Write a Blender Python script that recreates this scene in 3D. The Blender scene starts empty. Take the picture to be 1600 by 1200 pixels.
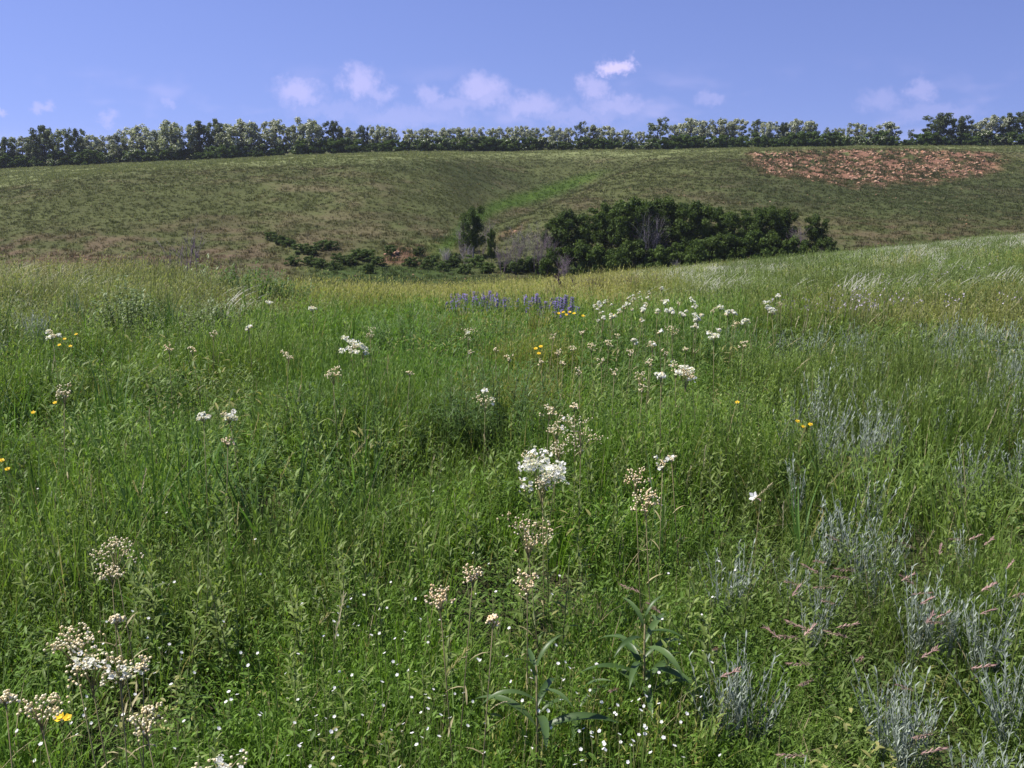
import bpy, math, random
import numpy as np
from mathutils import Vector, Matrix, Euler

# ------------------------------------------------------------------ camera, sky, sun, exposure
SC = bpy.context.scene
COL = SC.collection
F = 1540.0                       # focal length in photograph pixels (1600 wide)
HORIZON = 225.0
PITCH = math.atan((600 - HORIZON) / F)
EYE = 1.6
CP, SP = math.cos(PITCH), math.sin(PITCH)

cam_d = bpy.data.cameras.new('camera')
cam_d.sensor_width = 36.0
cam_d.lens = 36.0 * F / 1600.0
cam_d.clip_start = 0.05
cam_d.clip_end = 9000
cam = bpy.data.objects.new('camera', cam_d)
COL.objects.link(cam)
cam.location = (0, 0, EYE)
cam.rotation_euler = (math.pi / 2 - PITCH, 0, 0)
SC.camera = cam


def ray(px, py):
    a = (px - 800) / F
    b = (py - 600) / F
    return a, CP - b * SP, -SP - b * CP        # x, y, z


SUN_EL, SUN_AZ = math.radians(57), math.radians(-78)      # azimuth from +Y towards +X
sun_d = bpy.data.lights.new('sun', 'SUN')
sun_d.energy = 5.0
sun_d.angle = math.radians(0.5)
sun_d.color = (1.0, 0.95, 0.87)
sun = bpy.data.objects.new('sun', sun_d)
COL.objects.link(sun)
to_sun = Vector((math.sin(SUN_AZ) * math.cos(SUN_EL), math.cos(SUN_AZ) * math.cos(SUN_EL), math.sin(SUN_EL)))
sun.rotation_euler = to_sun.to_track_quat('Z', 'Y').to_euler()

world = bpy.data.worlds.new('World')
SC.world = world
world.use_nodes = True
WT = world.node_tree
WT.nodes.clear()


def nd(tree, kind, **kw):
    n = tree.nodes.new(kind)
    for k, v in kw.items():
        if k == 'ins':
            for i, val in v.items():
                n.inputs[i].default_value = val
        else:
            setattr(n, k, v)
    return n


def build_world():
    L = WT.links.new
    sky = nd(WT, 'ShaderNodeTexSky', sky_type='NISHITA', sun_disc=False, sun_elevation=SUN_EL,
             sun_rotation=SUN_AZ % (2 * math.pi), altitude=150, air_density=1.0, dust_density=0.35, ozone_density=3.0)
    tc = nd(WT, 'ShaderNodeTexCoord')
    sep = nd(WT, 'ShaderNodeSeparateXYZ')
    L(tc.outputs['Generated'], sep.inputs[0])
    ab = nd(WT, 'ShaderNodeMath', operation='ABSOLUTE'); L(sep.outputs['Z'], ab.inputs[0])
    lift = nd(WT, 'ShaderNodeMath', operation='MULTIPLY_ADD', ins={1: 0.9, 2: 0.20}); L(ab.outputs[0], lift.inputs[0])
    cv = nd(WT, 'ShaderNodeCombineXYZ'); L(sep.outputs['X'], cv.inputs[0]); L(sep.outputs['Y'], cv.inputs[1]); L(lift.outputs[0], cv.inputs[2])
    nv = nd(WT, 'ShaderNodeVectorMath', operation='NORMALIZE'); L(cv.outputs[0], nv.inputs[0]); L(nv.outputs[0], sky.inputs['Vector'])
    tint = nd(WT, 'ShaderNodeMix', data_type='RGBA', blend_type='MULTIPLY')
    tint.inputs['Factor'].default_value = 1.0
    tint.inputs['B'].default_value = (0.97, 0.84, 1.16, 1)
    L(sky.outputs['Color'], tint.inputs['A'])
    bg = nd(WT, 'ShaderNodeBackground', ins={'Strength': 0.09})
    L(tint.outputs['Result'], bg.inputs['Color'])
    ymax = nd(WT, 'ShaderNodeMath', operation='MAXIMUM', ins={1: 0.05})
    L(sep.outputs['Y'], ymax.inputs[0])
    dx = nd(WT, 'ShaderNodeMath', operation='DIVIDE'); L(sep.outputs['X'], dx.inputs[0]); L(ymax.outputs[0], dx.inputs[1])
    dz = nd(WT, 'ShaderNodeMath', operation='DIVIDE'); L(sep.outputs['Z'], dz.inputs[0]); L(ymax.outputs[0], dz.inputs[1])
    p = nd(WT, 'ShaderNodeCombineXYZ'); L(dx.outputs[0], p.inputs[0]); L(dz.outputs[0], p.inputs[1])
    n1 = nd(WT, 'ShaderNodeTexNoise', ins={'Scale': 58.0, 'Detail': 5.0, 'Roughness': 0.66})
    L(tc.outputs['Generated'], n1.inputs['Vector'])
    sub = nd(WT, 'ShaderNodeVectorMath', operation='SUBTRACT', ins={1: (0.5, 0.5, 0.5)})
    L(n1.outputs['Color'], sub.inputs[0])
    scl = nd(WT, 'ShaderNodeVectorMath', operation='MULTIPLY', ins={1: (0.05, 0.035, 0)})
    L(sub.outputs[0], scl.inputs[0])
    pw = nd(WT, 'ShaderNodeVectorMath', operation='ADD'); L(p.outputs[0], pw.inputs[0]); L(scl.outputs[0], pw.inputs[1])
    clouds = [(462, 143, 46, 24, .50), (566, 128, 40, 30, .52), (590, 150, 30, 18, .35), (668, 152, 24, 20, .36),
              (748, 138, 44, 26, .52), (765, 150, 40, 26, .40), (830, 165, 62, 24, .42), (710, 165, 60, 18, .28),
              (962, 107, 34, 15, .95), (928, 138, 30, 22, .44), (965, 165, 58, 20, .36), (1440, 142, 26, 22, .30),
              (1375, 155, 40, 20, .22), (1110, 152, 28, 14, .24), (65, 168, 18, 11, .34), (170, 184, 22, 12, .30),
              (262, 163, 14, 8, .24), (4, 174, 12, 9, .4), (640, 185, 120, 18, .22), (900, 182, 110, 16, .22),
              (520, 172, 90, 16, .16), (1460, 175, 90, 18, .18)]
    acc = None
    for (px, py, w, h, s) in clouds:
        rx, ry, rz = ray(px, py)
        o = nd(WT, 'ShaderNodeVectorMath', operation='SUBTRACT', ins={1: (rx / ry, rz / ry, 0)}); L(pw.outputs[0], o.inputs[0])
        m = nd(WT, 'ShaderNodeVectorMath', operation='MULTIPLY', ins={1: (F / w / 1.05, F / h / 1.05, 0)}); L(o.outputs[0], m.inputs[0])
        ln = nd(WT, 'ShaderNodeVectorMath', operation='LENGTH'); L(m.outputs[0], ln.inputs[0])
        mr = nd(WT, 'ShaderNodeMapRange', interpolation_type='SMOOTHSTEP', ins={1: 1.1, 2: 0.25, 3: 0.0, 4: s * .8})
        L(ln.outputs['Value'], mr.inputs[0])
        if acc is None:
            acc = mr.outputs[0]
        else:
            mx = nd(WT, 'ShaderNodeMath', operation='MAXIMUM'); L(acc, mx.inputs[0]); L(mr.outputs[0], mx.inputs[1]); acc = mx.outputs[0]
    # faint cloud wisps all round the horizon
    n2 = nd(WT, 'ShaderNodeTexNoise', ins={'Scale': 11.0, 'Detail': 3.0, 'Roughness': 0.6})
    mp = nd(WT, 'ShaderNodeMapping'); mp.inputs['Scale'].default_value = (1, 1, 2.2)
    L(tc.outputs['Generated'], mp.inputs[0]); L(mp.outputs[0], n2.inputs['Vector'])
    w1 = nd(WT, 'ShaderNodeMapRange', interpolation_type='SMOOTHSTEP', ins={1: 0.50, 2: 0.72, 3: 0.0, 4: 0.22}); L(n2.outputs['Fac'], w1.inputs[0])
    w2 = nd(WT, 'ShaderNodeMapRange', interpolation_type='SMOOTHSTEP', ins={1: 0.085, 2: 0.03, 3: 0.0, 4: 1.0}); L(sep.outputs['Z'], w2.inputs[0])
    wm = nd(WT, 'ShaderNodeMath', operation='MULTIPLY'); L(w1.outputs[0], wm.inputs[0]); L(w2.outputs[0], wm.inputs[1])
    mx = nd(WT, 'ShaderNodeMath', operation='MAXIMUM'); L(acc, mx.inputs[0]); L(wm.outputs[0], mx.inputs[1])
    fm = mx
    cbg = nd(WT, 'ShaderNodeBackground', ins={'Color': (0.60, 0.53, 0.80, 1), 'Strength': 1.0})
    mix = nd(WT, 'ShaderNodeMixShader')
    L(fm.outputs[0], mix.inputs[0]); L(bg.outputs[0], mix.inputs[1]); L(cbg.outputs[0], mix.inputs[2])
    out = nd(WT, 'ShaderNodeOutputWorld'); L(mix.outputs[0], out.inputs['Surface'])


build_world()
world.cycles.sampling_method = 'NONE'
SC.view_settings.view_transform = 'Standard'
SC.view_settings.look = 'None'
SC.view_settings.gamma = 1.0
SC.view_settings.use_curve_mapping = False
SC.view_settings.exposure = 0.58
SC.render.engine = 'CYCLES'
SC.cycles.max_bounces = 4
SC.cycles.transparent_max_bounces = 6
SC.cycles.diffuse_bounces = 2
SC.cycles.glossy_bounces = 1
SC.cycles.transmission_bounces = 3
SC.cycles.debug_use_spatial_splits = True

R = np.random.default_rng(7)
PR = random.Random(11)

# ------------------------------------------------------------------ numpy noise
def vnoise(x, y, seed=0):
    x = np.asarray(x, float); y = np.asarray(y, float)
    xi = np.floor(x).astype(np.int64); yi = np.floor(y).astype(np.int64)
    fx = x - xi; fy = y - yi
    fx = fx * fx * (3 - 2 * fx); fy = fy * fy * (3 - 2 * fy)

    def h(i, j):
        n = (i * 374761393 + j * 668265263 + seed * 974711) & 0xFFFFFFFF
        n = ((n ^ (n >> 13)) * 1274126177) & 0xFFFFFFFF
        return ((n ^ (n >> 16)) & 0xFFFF) / 65535.0
    return (h(xi, yi) * (1 - fx) + h(xi + 1, yi) * fx) * (1 - fy) + (h(xi, yi + 1) * (1 - fx) + h(xi + 1, yi + 1) * fx) * fy


def fbm(x, y, seed=0, o=4):
    s = 0; a = 0.5; t = 0
    for k in range(o):
        s = s + a * vnoise(x * 2 ** k, y * 2 ** k, seed + k * 17); t += a; a *= 0.5
    return s / t


def sstep(a, b, v):
    t = np.clip((np.asarray(v, float) - a) / (b - a), 0, 1)
    return t * t * (3 - 2 * t)


def project(x, y, z):
    """world -> photograph pixels"""
    zz = z - EYE
    d = y * CP - zz * SP
    d = np.maximum(d, 0.05)
    return 800 + F * x / d, 600 - F * (y * SP + zz * CP) / d


# ------------------------------------------------------------------ terrain height
def zpy(px, py, Y):
    rx, ry, rz = ray(px, py)
    return EYE + Y * rz / ry


# per column: knots (Y, z) near side given directly; far side given by where it shows
COLS = {
    -500: dict(near=[(0, 0), (5, -.05), (10, -.2), (18, -.6), (25, -1.5), (50, -5.5), (72, -8.6), (86, -9.6)],
               far=[(100, 385), (125, 345), (150, 312), (175, 300), (205, 283), (240, 278)]),
    0: dict(near=[(0, 0), (5, -.06), (10, -.26), (18, -.80), (25, -2.0), (50, -6.6), (72, -9.6), (86, -10.6)],
            far=[(100, 398), (122, 340), (142, 304), (156, 294), (200, 274), (240, 262)]),
    180: dict(near=[(0, 0), (5, -.06), (10, -.28), (18, -.90), (25, -2.1), (50, -6.8), (72, -9.8), (86, -10.8)],
              far=[(100, 398), (120, 338), (138, 290), (154, 270), (195, 263), (240, 255)]),
    380: dict(near=[(0, 0), (5, -.07), (10, -.34), (18, -1.15), (25, -2.4), (45, -6.0), (72, -9.8), (86, -10.8)],
              far=[(100, 398), (120, 338), (138, 292), (154, 266), (172, 253), (205, 249), (240, 247)]),
    600: dict(near=[(0, 0), (5, -.08), (10, -.45), (20, -1.75), (30, -3.05), (42, -4.75), (55, -7.2), (72, -9.6), (86, -10.4)],
              far=[(96, 416), (99, 390), (116, 348), (136, 294), (154, 262), (170, 248), (205, 240), (240, 238)]),
    700: dict(near=[(0, 0), (5, -.08), (10, -.45), (20, -1.75), (30, -3.05), (43, -4.85), (55, -7.2), (72, -9.6), (86, -10.4)],
              far=[(100, 410), (106, 380), (122, 350), (146, 300), (163, 268), (180, 250), (208, 240), (240, 237)]),
    765: dict(near=[(0, 0), (5, -.08), (10, -.45), (20, -1.75), (30, -3.05), (44, -4.9), (55, -7.2), (72, -9.6), (86, -10.5)],
              far=[(100, 405), (118, 374), (136, 354), (152, 338), (168, 306), (184, 274), (200, 252), (216, 239), (240, 236)]),
    805: dict(near=[(0, 0), (5, -.08), (10, -.45), (20, -1.7), (30, -3.0), (45, -4.9), (57, -7.2), (73, -9.5), (86, -10.4)],
              far=[(100, 398), (116, 366), (129, 338), (140, 360), (153, 344), (172, 314), (188, 282), (203, 256), (217, 239), (240, 235.5)]),
    850: dict(near=[(0, 0), (5, -.08), (10, -.44), (20, -1.7), (30, -3.0), (46, -4.95), (58, -7.2), (74, -9.5), (86, -10.4)],
              far=[(98, 394), (114, 356), (138, 316), (151, 345), (164, 330), (180, 300), (195, 270), (207, 252), (218, 238), (240, 235)]),
    890: dict(near=[(0, 0), (5, -.08), (10, -.43), (20, -1.65), (30, -2.9), (47, -4.95), (59, -7.1), (74, -9.3), (87, -10.4)],
              far=[(98, 390), (114, 350), (148, 297), (161, 322), (174, 309), (188, 284), (202, 259), (218, 238), (240, 234.5)]),
    930: dict(near=[(0, 0), (5, -.08), (10, -.42), (20, -1.6), (30, -2.85), (48, -4.95), (60, -7.0), (74, -9.2), (88, -10.3)],
              far=[(98, 388), (116, 342), (140, 302), (160, 279), (172, 302), (184, 290), (195, 266), (207, 250), (219, 237), (240, 234)]),
    970: dict(near=[(0, 0), (5, -.07), (10, -.41), (20, -1.58), (30, -2.75), (49, -4.9), (61, -6.9), (75, -9.0), (88, -10.1)],
              far=[(98, 388), (118, 336), (142, 296), (168, 264), (178, 280), (190, 269), (202, 251), (218, 236.5), (240, 233.5)]),
    1020: dict(near=[(0, 0), (5, -.07), (10, -.4), (20, -1.55), (30, -2.7), (50, -4.9), (62, -6.9), (75, -8.8), (88, -10.0)],
               far=[(98, 388), (118, 330), (144, 286), (170, 253), (182, 260), (197, 249), (218, 236), (240, 233)]),
    1150: dict(near=[(0, 0), (5, -.07), (10, -.38), (20, -1.45), (30, -2.5), (52, -4.75), (64, -6.6), (75, -8.3), (88, -9.6)],
               far=[(100, 388), (120, 330), (144, 288), (168, 260), (186, 247), (200, 236), (218, 233), (240, 231)]),
    1330: dict(near=[(0, 0), (5, -.06), (10, -.33), (20, -1.25), (30, -2.2), (55, -4.55), (66, -6.2), (75, -7.6), (88, -9.0)],
               far=[(100, 378), (122, 330), (148, 294), (172, 272), (184, 260), (195, 236), (212, 230.5), (240, 229)]),
    1600: dict(near=[(0, 0), (5, -.05), (10, -.28), (20, -1.0), (30, -1.75), (60, -3.95), (70, -5.4), (78, -6.5), (90, -7.6)],
               far=[(104, 365), (132, 326), (160, 292), (180, 268), (196, 244), (206, 234), (216, 230), (240, 227)]),
    2100: dict(near=[(0, 0), (5, -.04), (10, -.2), (20, -.7), (30, -1.2), (60, -3.0), (75, -4.5), (90, -5.6)],
               far=[(106, 345), (132, 316), (160, 286), (180, 264), (200, 240), (216, 230), (240, 227)]),
}
NU, NY, YMAX = 241, 521, 260.0
U_AX = np.linspace(-1.05, 1.05, NU)
Y_AX = np.linspace(0, YMAX, NY)


def build_height_table():
    cu, prof = [], []
    for px in sorted(COLS):
        c = COLS[px]
        rx, ry, rz = ray(px, 330)
        ks = list(c['near']) + [(Y, zpy(px, py, Y)) for Y, py in c['far']] + [(262, zpy(px, c['far'][-1][1], 240) + .15)]
        cu.append(rx / ry)
        prof.append(np.interp(Y_AX, [k[0] for k in ks], [k[1] for k in ks]))
    prof = np.array(prof)
    cu = np.array(cu)
    T = np.empty((NU, NY))
    # smooth (cosine-free cubic) interpolation across columns
    for j in range(NY):
        T[:, j] = np.interp(U_AX, cu, prof[:, j])
    def blur(A, axis, n, edge):
        k = np.hanning(2 * n + 3)[1:-1]; k /= k.sum()
        pad = [(0, 0), (0, 0)]; pad[axis] = (n, n)
        B = np.pad(A, pad, mode=edge)
        return np.apply_along_axis(lambda v: np.convolve(v, k, 'valid'), axis, B)
    S = blur(T, 1, 5, 'reflect')
    S = blur(S, 0, 3, 'edge')
    w = sstep(3, 14, Y_AX)[None, :]
    return T * (1 - w) + S * w


TAB = build_height_table()


def red_zone(px, py):
    """bare red earth of the far scarp, 0..1 (by where it lies on the hill)"""
    e = ((px - 1368) / 205) ** 2 + .25 * (vnoise(px / 17., py / 7., 3) - .5)
    top = 231 + 6 * e; bot = 296 - 26 * e + 10 * (vnoise(px / 11., py / 5., 8) - .5)
    return sstep(0, 5, py - top) * sstep(0, 16, bot - py) * sstep(1.05, .75, e)


def red_bank(px, py):
    a = sstep(55, 20, np.abs(px - 632)) * sstep(376, 386, py) * sstep(418, 406, py)
    b = sstep(22, 8, np.abs(px - 692)) * sstep(366, 372, py) * sstep(386, 378, py)
    c = sstep(40, 12, np.abs(px - 800)) * sstep(350, 357, py + (px - 800) * .45) * sstep(372, 362, py + (px - 800) * .45) * .55
    return np.maximum(np.maximum(a, b), c)


def zbase(x, y):
    x = np.asarray(x, float); y = np.asarray(y, float)
    yc = np.clip(y, 0, YMAX - 1e-3)
    u = np.clip(x / np.maximum(np.abs(y), 0.5), -1.05, 1.05)
    fu = (u + 1.05) / 2.1 * (NU - 1); fy = yc / YMAX * (NY - 1)
    iu = np.clip(fu.astype(int), 0, NU - 2); iy = np.clip(fy.astype(int), 0, NY - 2)
    a = fu - iu; b = fy - iy
    z = (TAB[iu, iy] * (1 - a) * (1 - b) + TAB[iu + 1, iy] * a * (1 - b) + TAB[iu, iy + 1] * (1 - a) * b + TAB[iu + 1, iy + 1] * a * b)
    return z + np.clip(y - 262, 0, 30) * .03 - np.maximum(y - 300, 0) * 0.008


def zfun(x, y):
    z = zbase(x, y)
    y = np.asarray(y, float); x = np.asarray(x, float)
    amp = 0.02 + 0.10 * sstep(8, 40, y) + 0.35 * sstep(70, 120, y) * sstep(260, 215, y)
    z = z + amp * (fbm(x / 7, y / 7, 3) - .5) * 1.6 + .05 * sstep(6, 20, y) * (fbm(x / 1.4, y / 1.4, 9) - .5)
    far = (y > 80) & (y < 240)
    if np.any(far):
        px, py = project(x, y, z)
        r = np.maximum(red_zone(px, py), red_bank(px, py) * .3) * far
        z = z + r * (1.3 * (fbm(x / 2.3, y / 3.0, 21, 3) - .5) + .5 * (vnoise(x / .9, y / .9, 5) - .5))
    return z


def zat(x, y):
    return float(zfun(np.array([x]), np.array([y]))[0])


_TS = np.concatenate([np.arange(.6, 12, .02), np.arange(12, 70, .1), np.arange(70, 245, .4)])


def at(px, py, h=0.0, ymin=None, ymax=245):
    """ground point (x, y, z) of a plant of height h whose top shows at that pixel of the photograph"""
    if ymin is None:
        ymin = .6 if py > 620 else (3 if py > 560 else 5)
    rx, ry, rz = ray(px, py)
    t = _TS[(_TS >= ymin) & (_TS <= ymax)]
    x = rx / ry * t
    zr = EYE + rz / ry * t
    g = zfun(x, t) + h
    k = np.nonzero(zr <= g)[0]
    i = int(k[0]) if len(k) else len(t) - 1
    return float(x[i]), float(t[i]), float(g[i] - h)


# ------------------------------------------------------------------ mesh builder
class MB:
    def __init__(s):
        s.v = []; s.f = []; s.m = []; s.r = []; s.smooth = True

    def add(s, verts, faces, rnd=0.5, mat=0):
        o = len(s.v)
        s.v.extend(verts)
        s.f.extend([tuple(i + o for i in f) for f in faces])
        s.m.extend([mat] * len(faces))
        s.r.extend([rnd] * len(verts))

    def mesh(s, name, mats):
        me = bpy.data.meshes.new(name)
        me.from_pydata([tuple(map(float, v)) for v in s.v], [], s.f)
        for m in mats:
            me.materials.append(m)
        if len(mats) > 1:
            me.polygons.foreach_set('material_index', s.m)
        a = me.attributes.new('rnd', 'FLOAT', 'POINT')
        a.data.foreach_set('value', np.array(s.r, np.float32))
        if s.smooth:
            me.polygons.foreach_set('use_smooth', [True] * len(me.polygons))
        me.update()
        return me


def nrm(v):
    l = math.sqrt(v[0] * v[0] + v[1] * v[1] + v[2] * v[2]) or 1
    return (v[0] / l, v[1] / l, v[2] / l)


def cross(a, b):
    return (a[1] * b[2] - a[2] * b[1], a[2] * b[0] - a[0] * b[2], a[0] * b[1] - a[1] * b[0])


def ribbon(mb, P, W, S, rnd=.5, mat=0, fold=0.0, up=(0, 0, 1)):
    n = len(P)
    vs = []; fs = []
    if fold == 0:
        for p, w in zip(P[:-1], W[:-1]):
            vs.append((p[0] - S[0] * w, p[1] - S[1] * w, p[2] - S[2] * w))
            vs.append((p[0] + S[0] * w, p[1] + S[1] * w, p[2] + S[2] * w))
        vs.append(P[-1])
        for i in range(n - 2):
            a = 2 * i
            fs.append((a, a + 1, a + 3, a + 2))
        fs.append((2 * (n - 2), 2 * (n - 2) + 1, 2 * (n - 1)))
    else:
        for p, w in zip(P, W):
            k = w * fold
            vs.append((p[0] - S[0] * w + up[0] * k, p[1] - S[1] * w + up[1] * k, p[2] - S[2] * w + up[2] * k))
            vs.append(p)
            vs.append((p[0] + S[0] * w + up[0] * k, p[1] + S[1] * w + up[1] * k, p[2] + S[2] * w + up[2] * k))
        for i in range(n - 1):
            a = 3 * i
            fs.append((a, a + 1, a + 4, a + 3)); fs.append((a + 1, a + 2, a + 5, a + 4))
    mb.add(vs, fs, rnd, mat)


def blade(mb, base, az, h, lean, w, rnd, mat=0, segs=4, curl=1.7):
    """grass blade: rises and arches over towards az"""
    ca, sa = math.cos(az), math.sin(az)
    P = []; W = []
    for i in range(segs + 1):
        t = i / segs
        o = h * lean * t ** curl
        P.append((base[0] + ca * o, base[1] + sa * o, base[2] + h * (t - .32 * lean * t ** 2.4)))
        W.append(w * (1 - .85 * t ** 1.6) * (.75 + .5 * min(1, t * 4)) * .5)
    k = PR.uniform(-.9, .9)
    S = nrm((-sa * math.cos(k) , ca * math.cos(k), math.sin(k) * .3))
    ribbon(mb, P, W, S, rnd, mat)
    return P[-1], P[-2]


def leaf(mb, base, az, elev, length, width, droop, rnd, mat=0, segs=4, fold=.35, roll=0.0):
    """lanceolate leaf leaving base towards az, rising at elev, drooping to its tip"""
    P = []; W = []
    ca, sa = math.cos(az), math.sin(az)
    x = z = 0.0
    e = elev
    st = length / segs
    for i in range(segs + 1):
        t = i / segs
        P.append((base[0] + ca * x, base[1] + sa * x, base[2] + z))
        W.append(width * .5 * max(.06, math.sin(math.pi * min(1, t * .93 + .07)) ** .8))
        x += st * math.cos(e); z += st * math.sin(e)
        e -= droop / segs
    S = nrm((-sa * math.cos(roll), ca * math.cos(roll), math.sin(roll)))
    em = elev - droop * .5
    upv = (-ca * math.sin(em), -sa * math.sin(em), math.cos(em))
    ribbon(mb, P, W, S, rnd, mat, fold, upv)
    return P[-1]


def tube(mb, P, Rr, sides=5, rnd=.5, mat=0):
    vs = []; fs = []
    n = len(P)
    for i in range(n):
        a = P[max(i - 1, 0)]; b = P[min(i + 1, n - 1)]
        d = nrm((b[0] - a[0], b[1] - a[1], b[2] - a[2]))
        s = cross(d, (1, 0, 0) if abs(d[0]) < .8 else (0, 1, 0)); s = nrm(s)
        t = cross(d, s)
        for k in range(sides):
            q = 2 * math.pi * k / sides
            c, sn = math.cos(q) * Rr[i], math.sin(q) * Rr[i]
            vs.append((P[i][0] + s[0] * c + t[0] * sn, P[i][1] + s[1] * c + t[1] * sn, P[i][2] + s[2] * c + t[2] * sn))
    for i in range(n - 1):
        for k in range(sides):
            a = i * sides + k; b = i * sides + (k + 1) % sides
            fs.append((a, b, b + sides, a + sides))
    fs.append(tuple((n - 1) * sides + k for k in range(sides)))
    mb.add(vs, fs, rnd, mat)


_OCT = [(1, 0, 0), (-1, 0, 0), (0, 1, 0), (0, -1, 0), (0, 0, 1), (0, 0, -1)]
_OCF = [(0, 2, 4), (2, 1, 4), (1, 3, 4), (3, 0, 4), (2, 0, 5), (1, 2, 5), (3, 1, 5), (0, 3, 5)]


def bead(mb, c, r, rnd, mat=0, fine=False):
    if fine:
        vs = [(c[0], c[1], c[2] + r)]
        for lat in (.5, -.5):
            for k in range(6):
                q = k * math.pi / 3 + (lat > 0) * .5
                vs.append((c[0] + math.cos(q) * r * .87, c[1] + math.sin(q) * r * .87, c[2] + lat * r))
        vs.append((c[0], c[1], c[2] - r))
        fs = []
        for k in range(6):
            a = 1 + k; b = 1 + (k + 1) % 6
            fs += [(0, a, b), (a, a + 6, b + 6, b), (13, b + 6, a + 6)]
        mb.add(vs, fs, rnd, mat)
    else:
        mb.add([(c[0] + v[0] * r, c[1] + v[1] * r, c[2] + v[2] * r) for v in _OCT], _OCF, rnd, mat)


def floret(mb, c, n, r, petals, rnd, mat=0, cup=.25, wide=.42):
    n = nrm(n)
    s = nrm(cross(n, (1, 0, 0) if abs(n[0]) < .8 else (0, 1, 0)))
    t = cross(n, s)
    q0 = PR.uniform(0, 6.28)
    for k in range(petals):
        q = q0 + 2 * math.pi * k / petals
        d = tuple(s[i] * math.cos(q) + t[i] * math.sin(q) for i in range(3))
        e = tuple(-s[i] * math.sin(q) + t[i] * math.cos(q) for i in range(3))
        u = PR.uniform(.4, 1.3) * cup
        mid = tuple(c[i] + d[i] * r * .6 + n[i] * r * u * .5 for i in range(3))
        tip = tuple(c[i] + d[i] * r + n[i] * r * u for i in range(3))
        a = tuple(mid[i] + e[i] * r * wide for i in range(3)); b = tuple(mid[i] - e[i] * r * wide for i in range(3))
        mb.add([c, b, tip, a], [(0, 1, 2, 3)], rnd, mat)


# ------------------------------------------------------------------ materials
def newmat(name):
    m = bpy.data.materials.new(name); m.use_nodes = True
    m.node_tree.nodes.clear()
    return m, m.node_tree


def mixc(t, blend='MIX', fac=None, a=None, b=None):
    n = nd(t, 'ShaderNodeMix', data_type='RGBA', blend_type=blend)
    for key, v in (('Factor', fac), ('A', a), ('B', b)):
        if v is None:
            continue
        if isinstance(v, (int, float)):
            n.inputs[key].default_value = v
        elif isinstance(v, tuple):
            n.inputs[key].default_value = v if len(v) == 4 else (*v, 1)
        else:
            t.links.new(v, n.inputs[key])
    return n.outputs['Result']


def leafmat(name, c1, c2, trans=.35, rough=.5, spec=.25, inst=False, vary=.5, tcol=1.25, straw=False):
    """plant surface: colour differs from leaf to leaf (rnd) and from plant to plant"""
    m, t = newmat(name)
    L = t.links.new
    r = nd(t, 'ShaderNodeAttribute', attribute_name='rnd')
    base = mixc(t, 'MIX', r.outputs['Fac'], c1, c2)
    if straw:
        gt = nd(t, 'ShaderNodeMath', operation='GREATER_THAN', ins={1: 1.5}); L(r.outputs['Fac'], gt.inputs[0])
    if inst:
        g = nd(t, 'ShaderNodeAttribute', attribute_name='gcol', attribute_type='INSTANCER')
        base = mixc(t, 'MULTIPLY', 1.0, base, g.outputs['Color'])
    if straw:
        base = mixc(t, 'MIX', gt.outputs[0], base, (.30, .26, .14))
    oi = nd(t, 'ShaderNodeObjectInfo')
    mr = nd(t, 'ShaderNodeMapRange', ins={3: 1 - vary * .5, 4: 1 + vary * .5}); L(oi.outputs['Random'], mr.inputs[0])
    hs = nd(t, 'ShaderNodeHueSaturation'); L(base, hs.inputs['Color']); L(mr.outputs[0], hs.inputs['Value'])
    p = nd(t, 'ShaderNodeBsdfPrincipled', ins={'Roughness': rough, 'Specular IOR Level': spec})
    L(hs.outputs[0], p.inputs['Base Color'])
    o = nd(t, 'ShaderNodeOutputMaterial')
    if trans > 0:
        tr = nd(t, 'ShaderNodeBsdfTranslucent')
        tc = mixc(t, 'MULTIPLY', 1.0, hs.outputs[0], (tcol * 1.05, tcol * 1.1, tcol * .6))
        L(tc, tr.inputs['Color'])
        mx = nd(t, 'ShaderNodeMixShader', ins={0: trans}); L(p.outputs[0], mx.inputs[1]); L(tr.outputs[0], mx.inputs[2])
        L(mx.outputs[0], o.inputs['Surface'])
    else:
        L(p.outputs[0], o.inputs['Surface'])
    return m


W1 = (1, 1, 1)
M = {}
M['blade'] = leafmat('grass_blade', (.55, .64, .40), (1.45, 1.40, 1.10), .38, .55, .18, True, .35, 1.25, True)
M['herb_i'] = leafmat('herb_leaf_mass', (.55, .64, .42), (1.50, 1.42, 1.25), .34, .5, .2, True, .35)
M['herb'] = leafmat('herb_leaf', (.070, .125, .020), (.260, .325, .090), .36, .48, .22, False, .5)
M['stem'] = leafmat('green_stem', (.10, .13, .04), (.16, .17, .06), 0, .5, .3, False, .4)
M['redstem'] = leafmat('reddish_stem', (.20, .165, .08), (.26, .23, .11), 0, .55, .25, False, .4)
M['wormwood_i'] = leafmat('wormwood_leaf_mass', (.75, .8, .8), (1.25, 1.2, 1.2), .15, .7, .15, True, .3)
M['wormwood'] = leafmat('wormwood_leaf', (.17, .21, .165), (.36, .405, .34), .15, .7, .15, False, .3)
M['petal'] = leafmat('white_petal', (.84, .83, .80), (.90, .89, .88), .38, .6, .15, False, .05, .95)
M['bud'] = leafmat('cream_bud', (.80, .64, .34), (.90, .84, .62), .15, .5, .3, False, .2)
M['tanbud'] = leafmat('tan_bud', (.78, .57, .30), (.90, .80, .56), .15, .5, .3, False, .2)
M['yellow'] = leafmat('yellow_petal', (.80, .50, .02), (.85, .62, .04), .2, .5, .2, False, .1)
M['purple'] = leafmat('purple_flower', (.15, .095, .36), (.25, .19, .48), .2, .6, .2, False, .3)
M['lilac'] = leafmat('lilac_flower', (.42, .36, .45), (.60, .54, .60), .2, .6, .2, False, .2)
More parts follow.
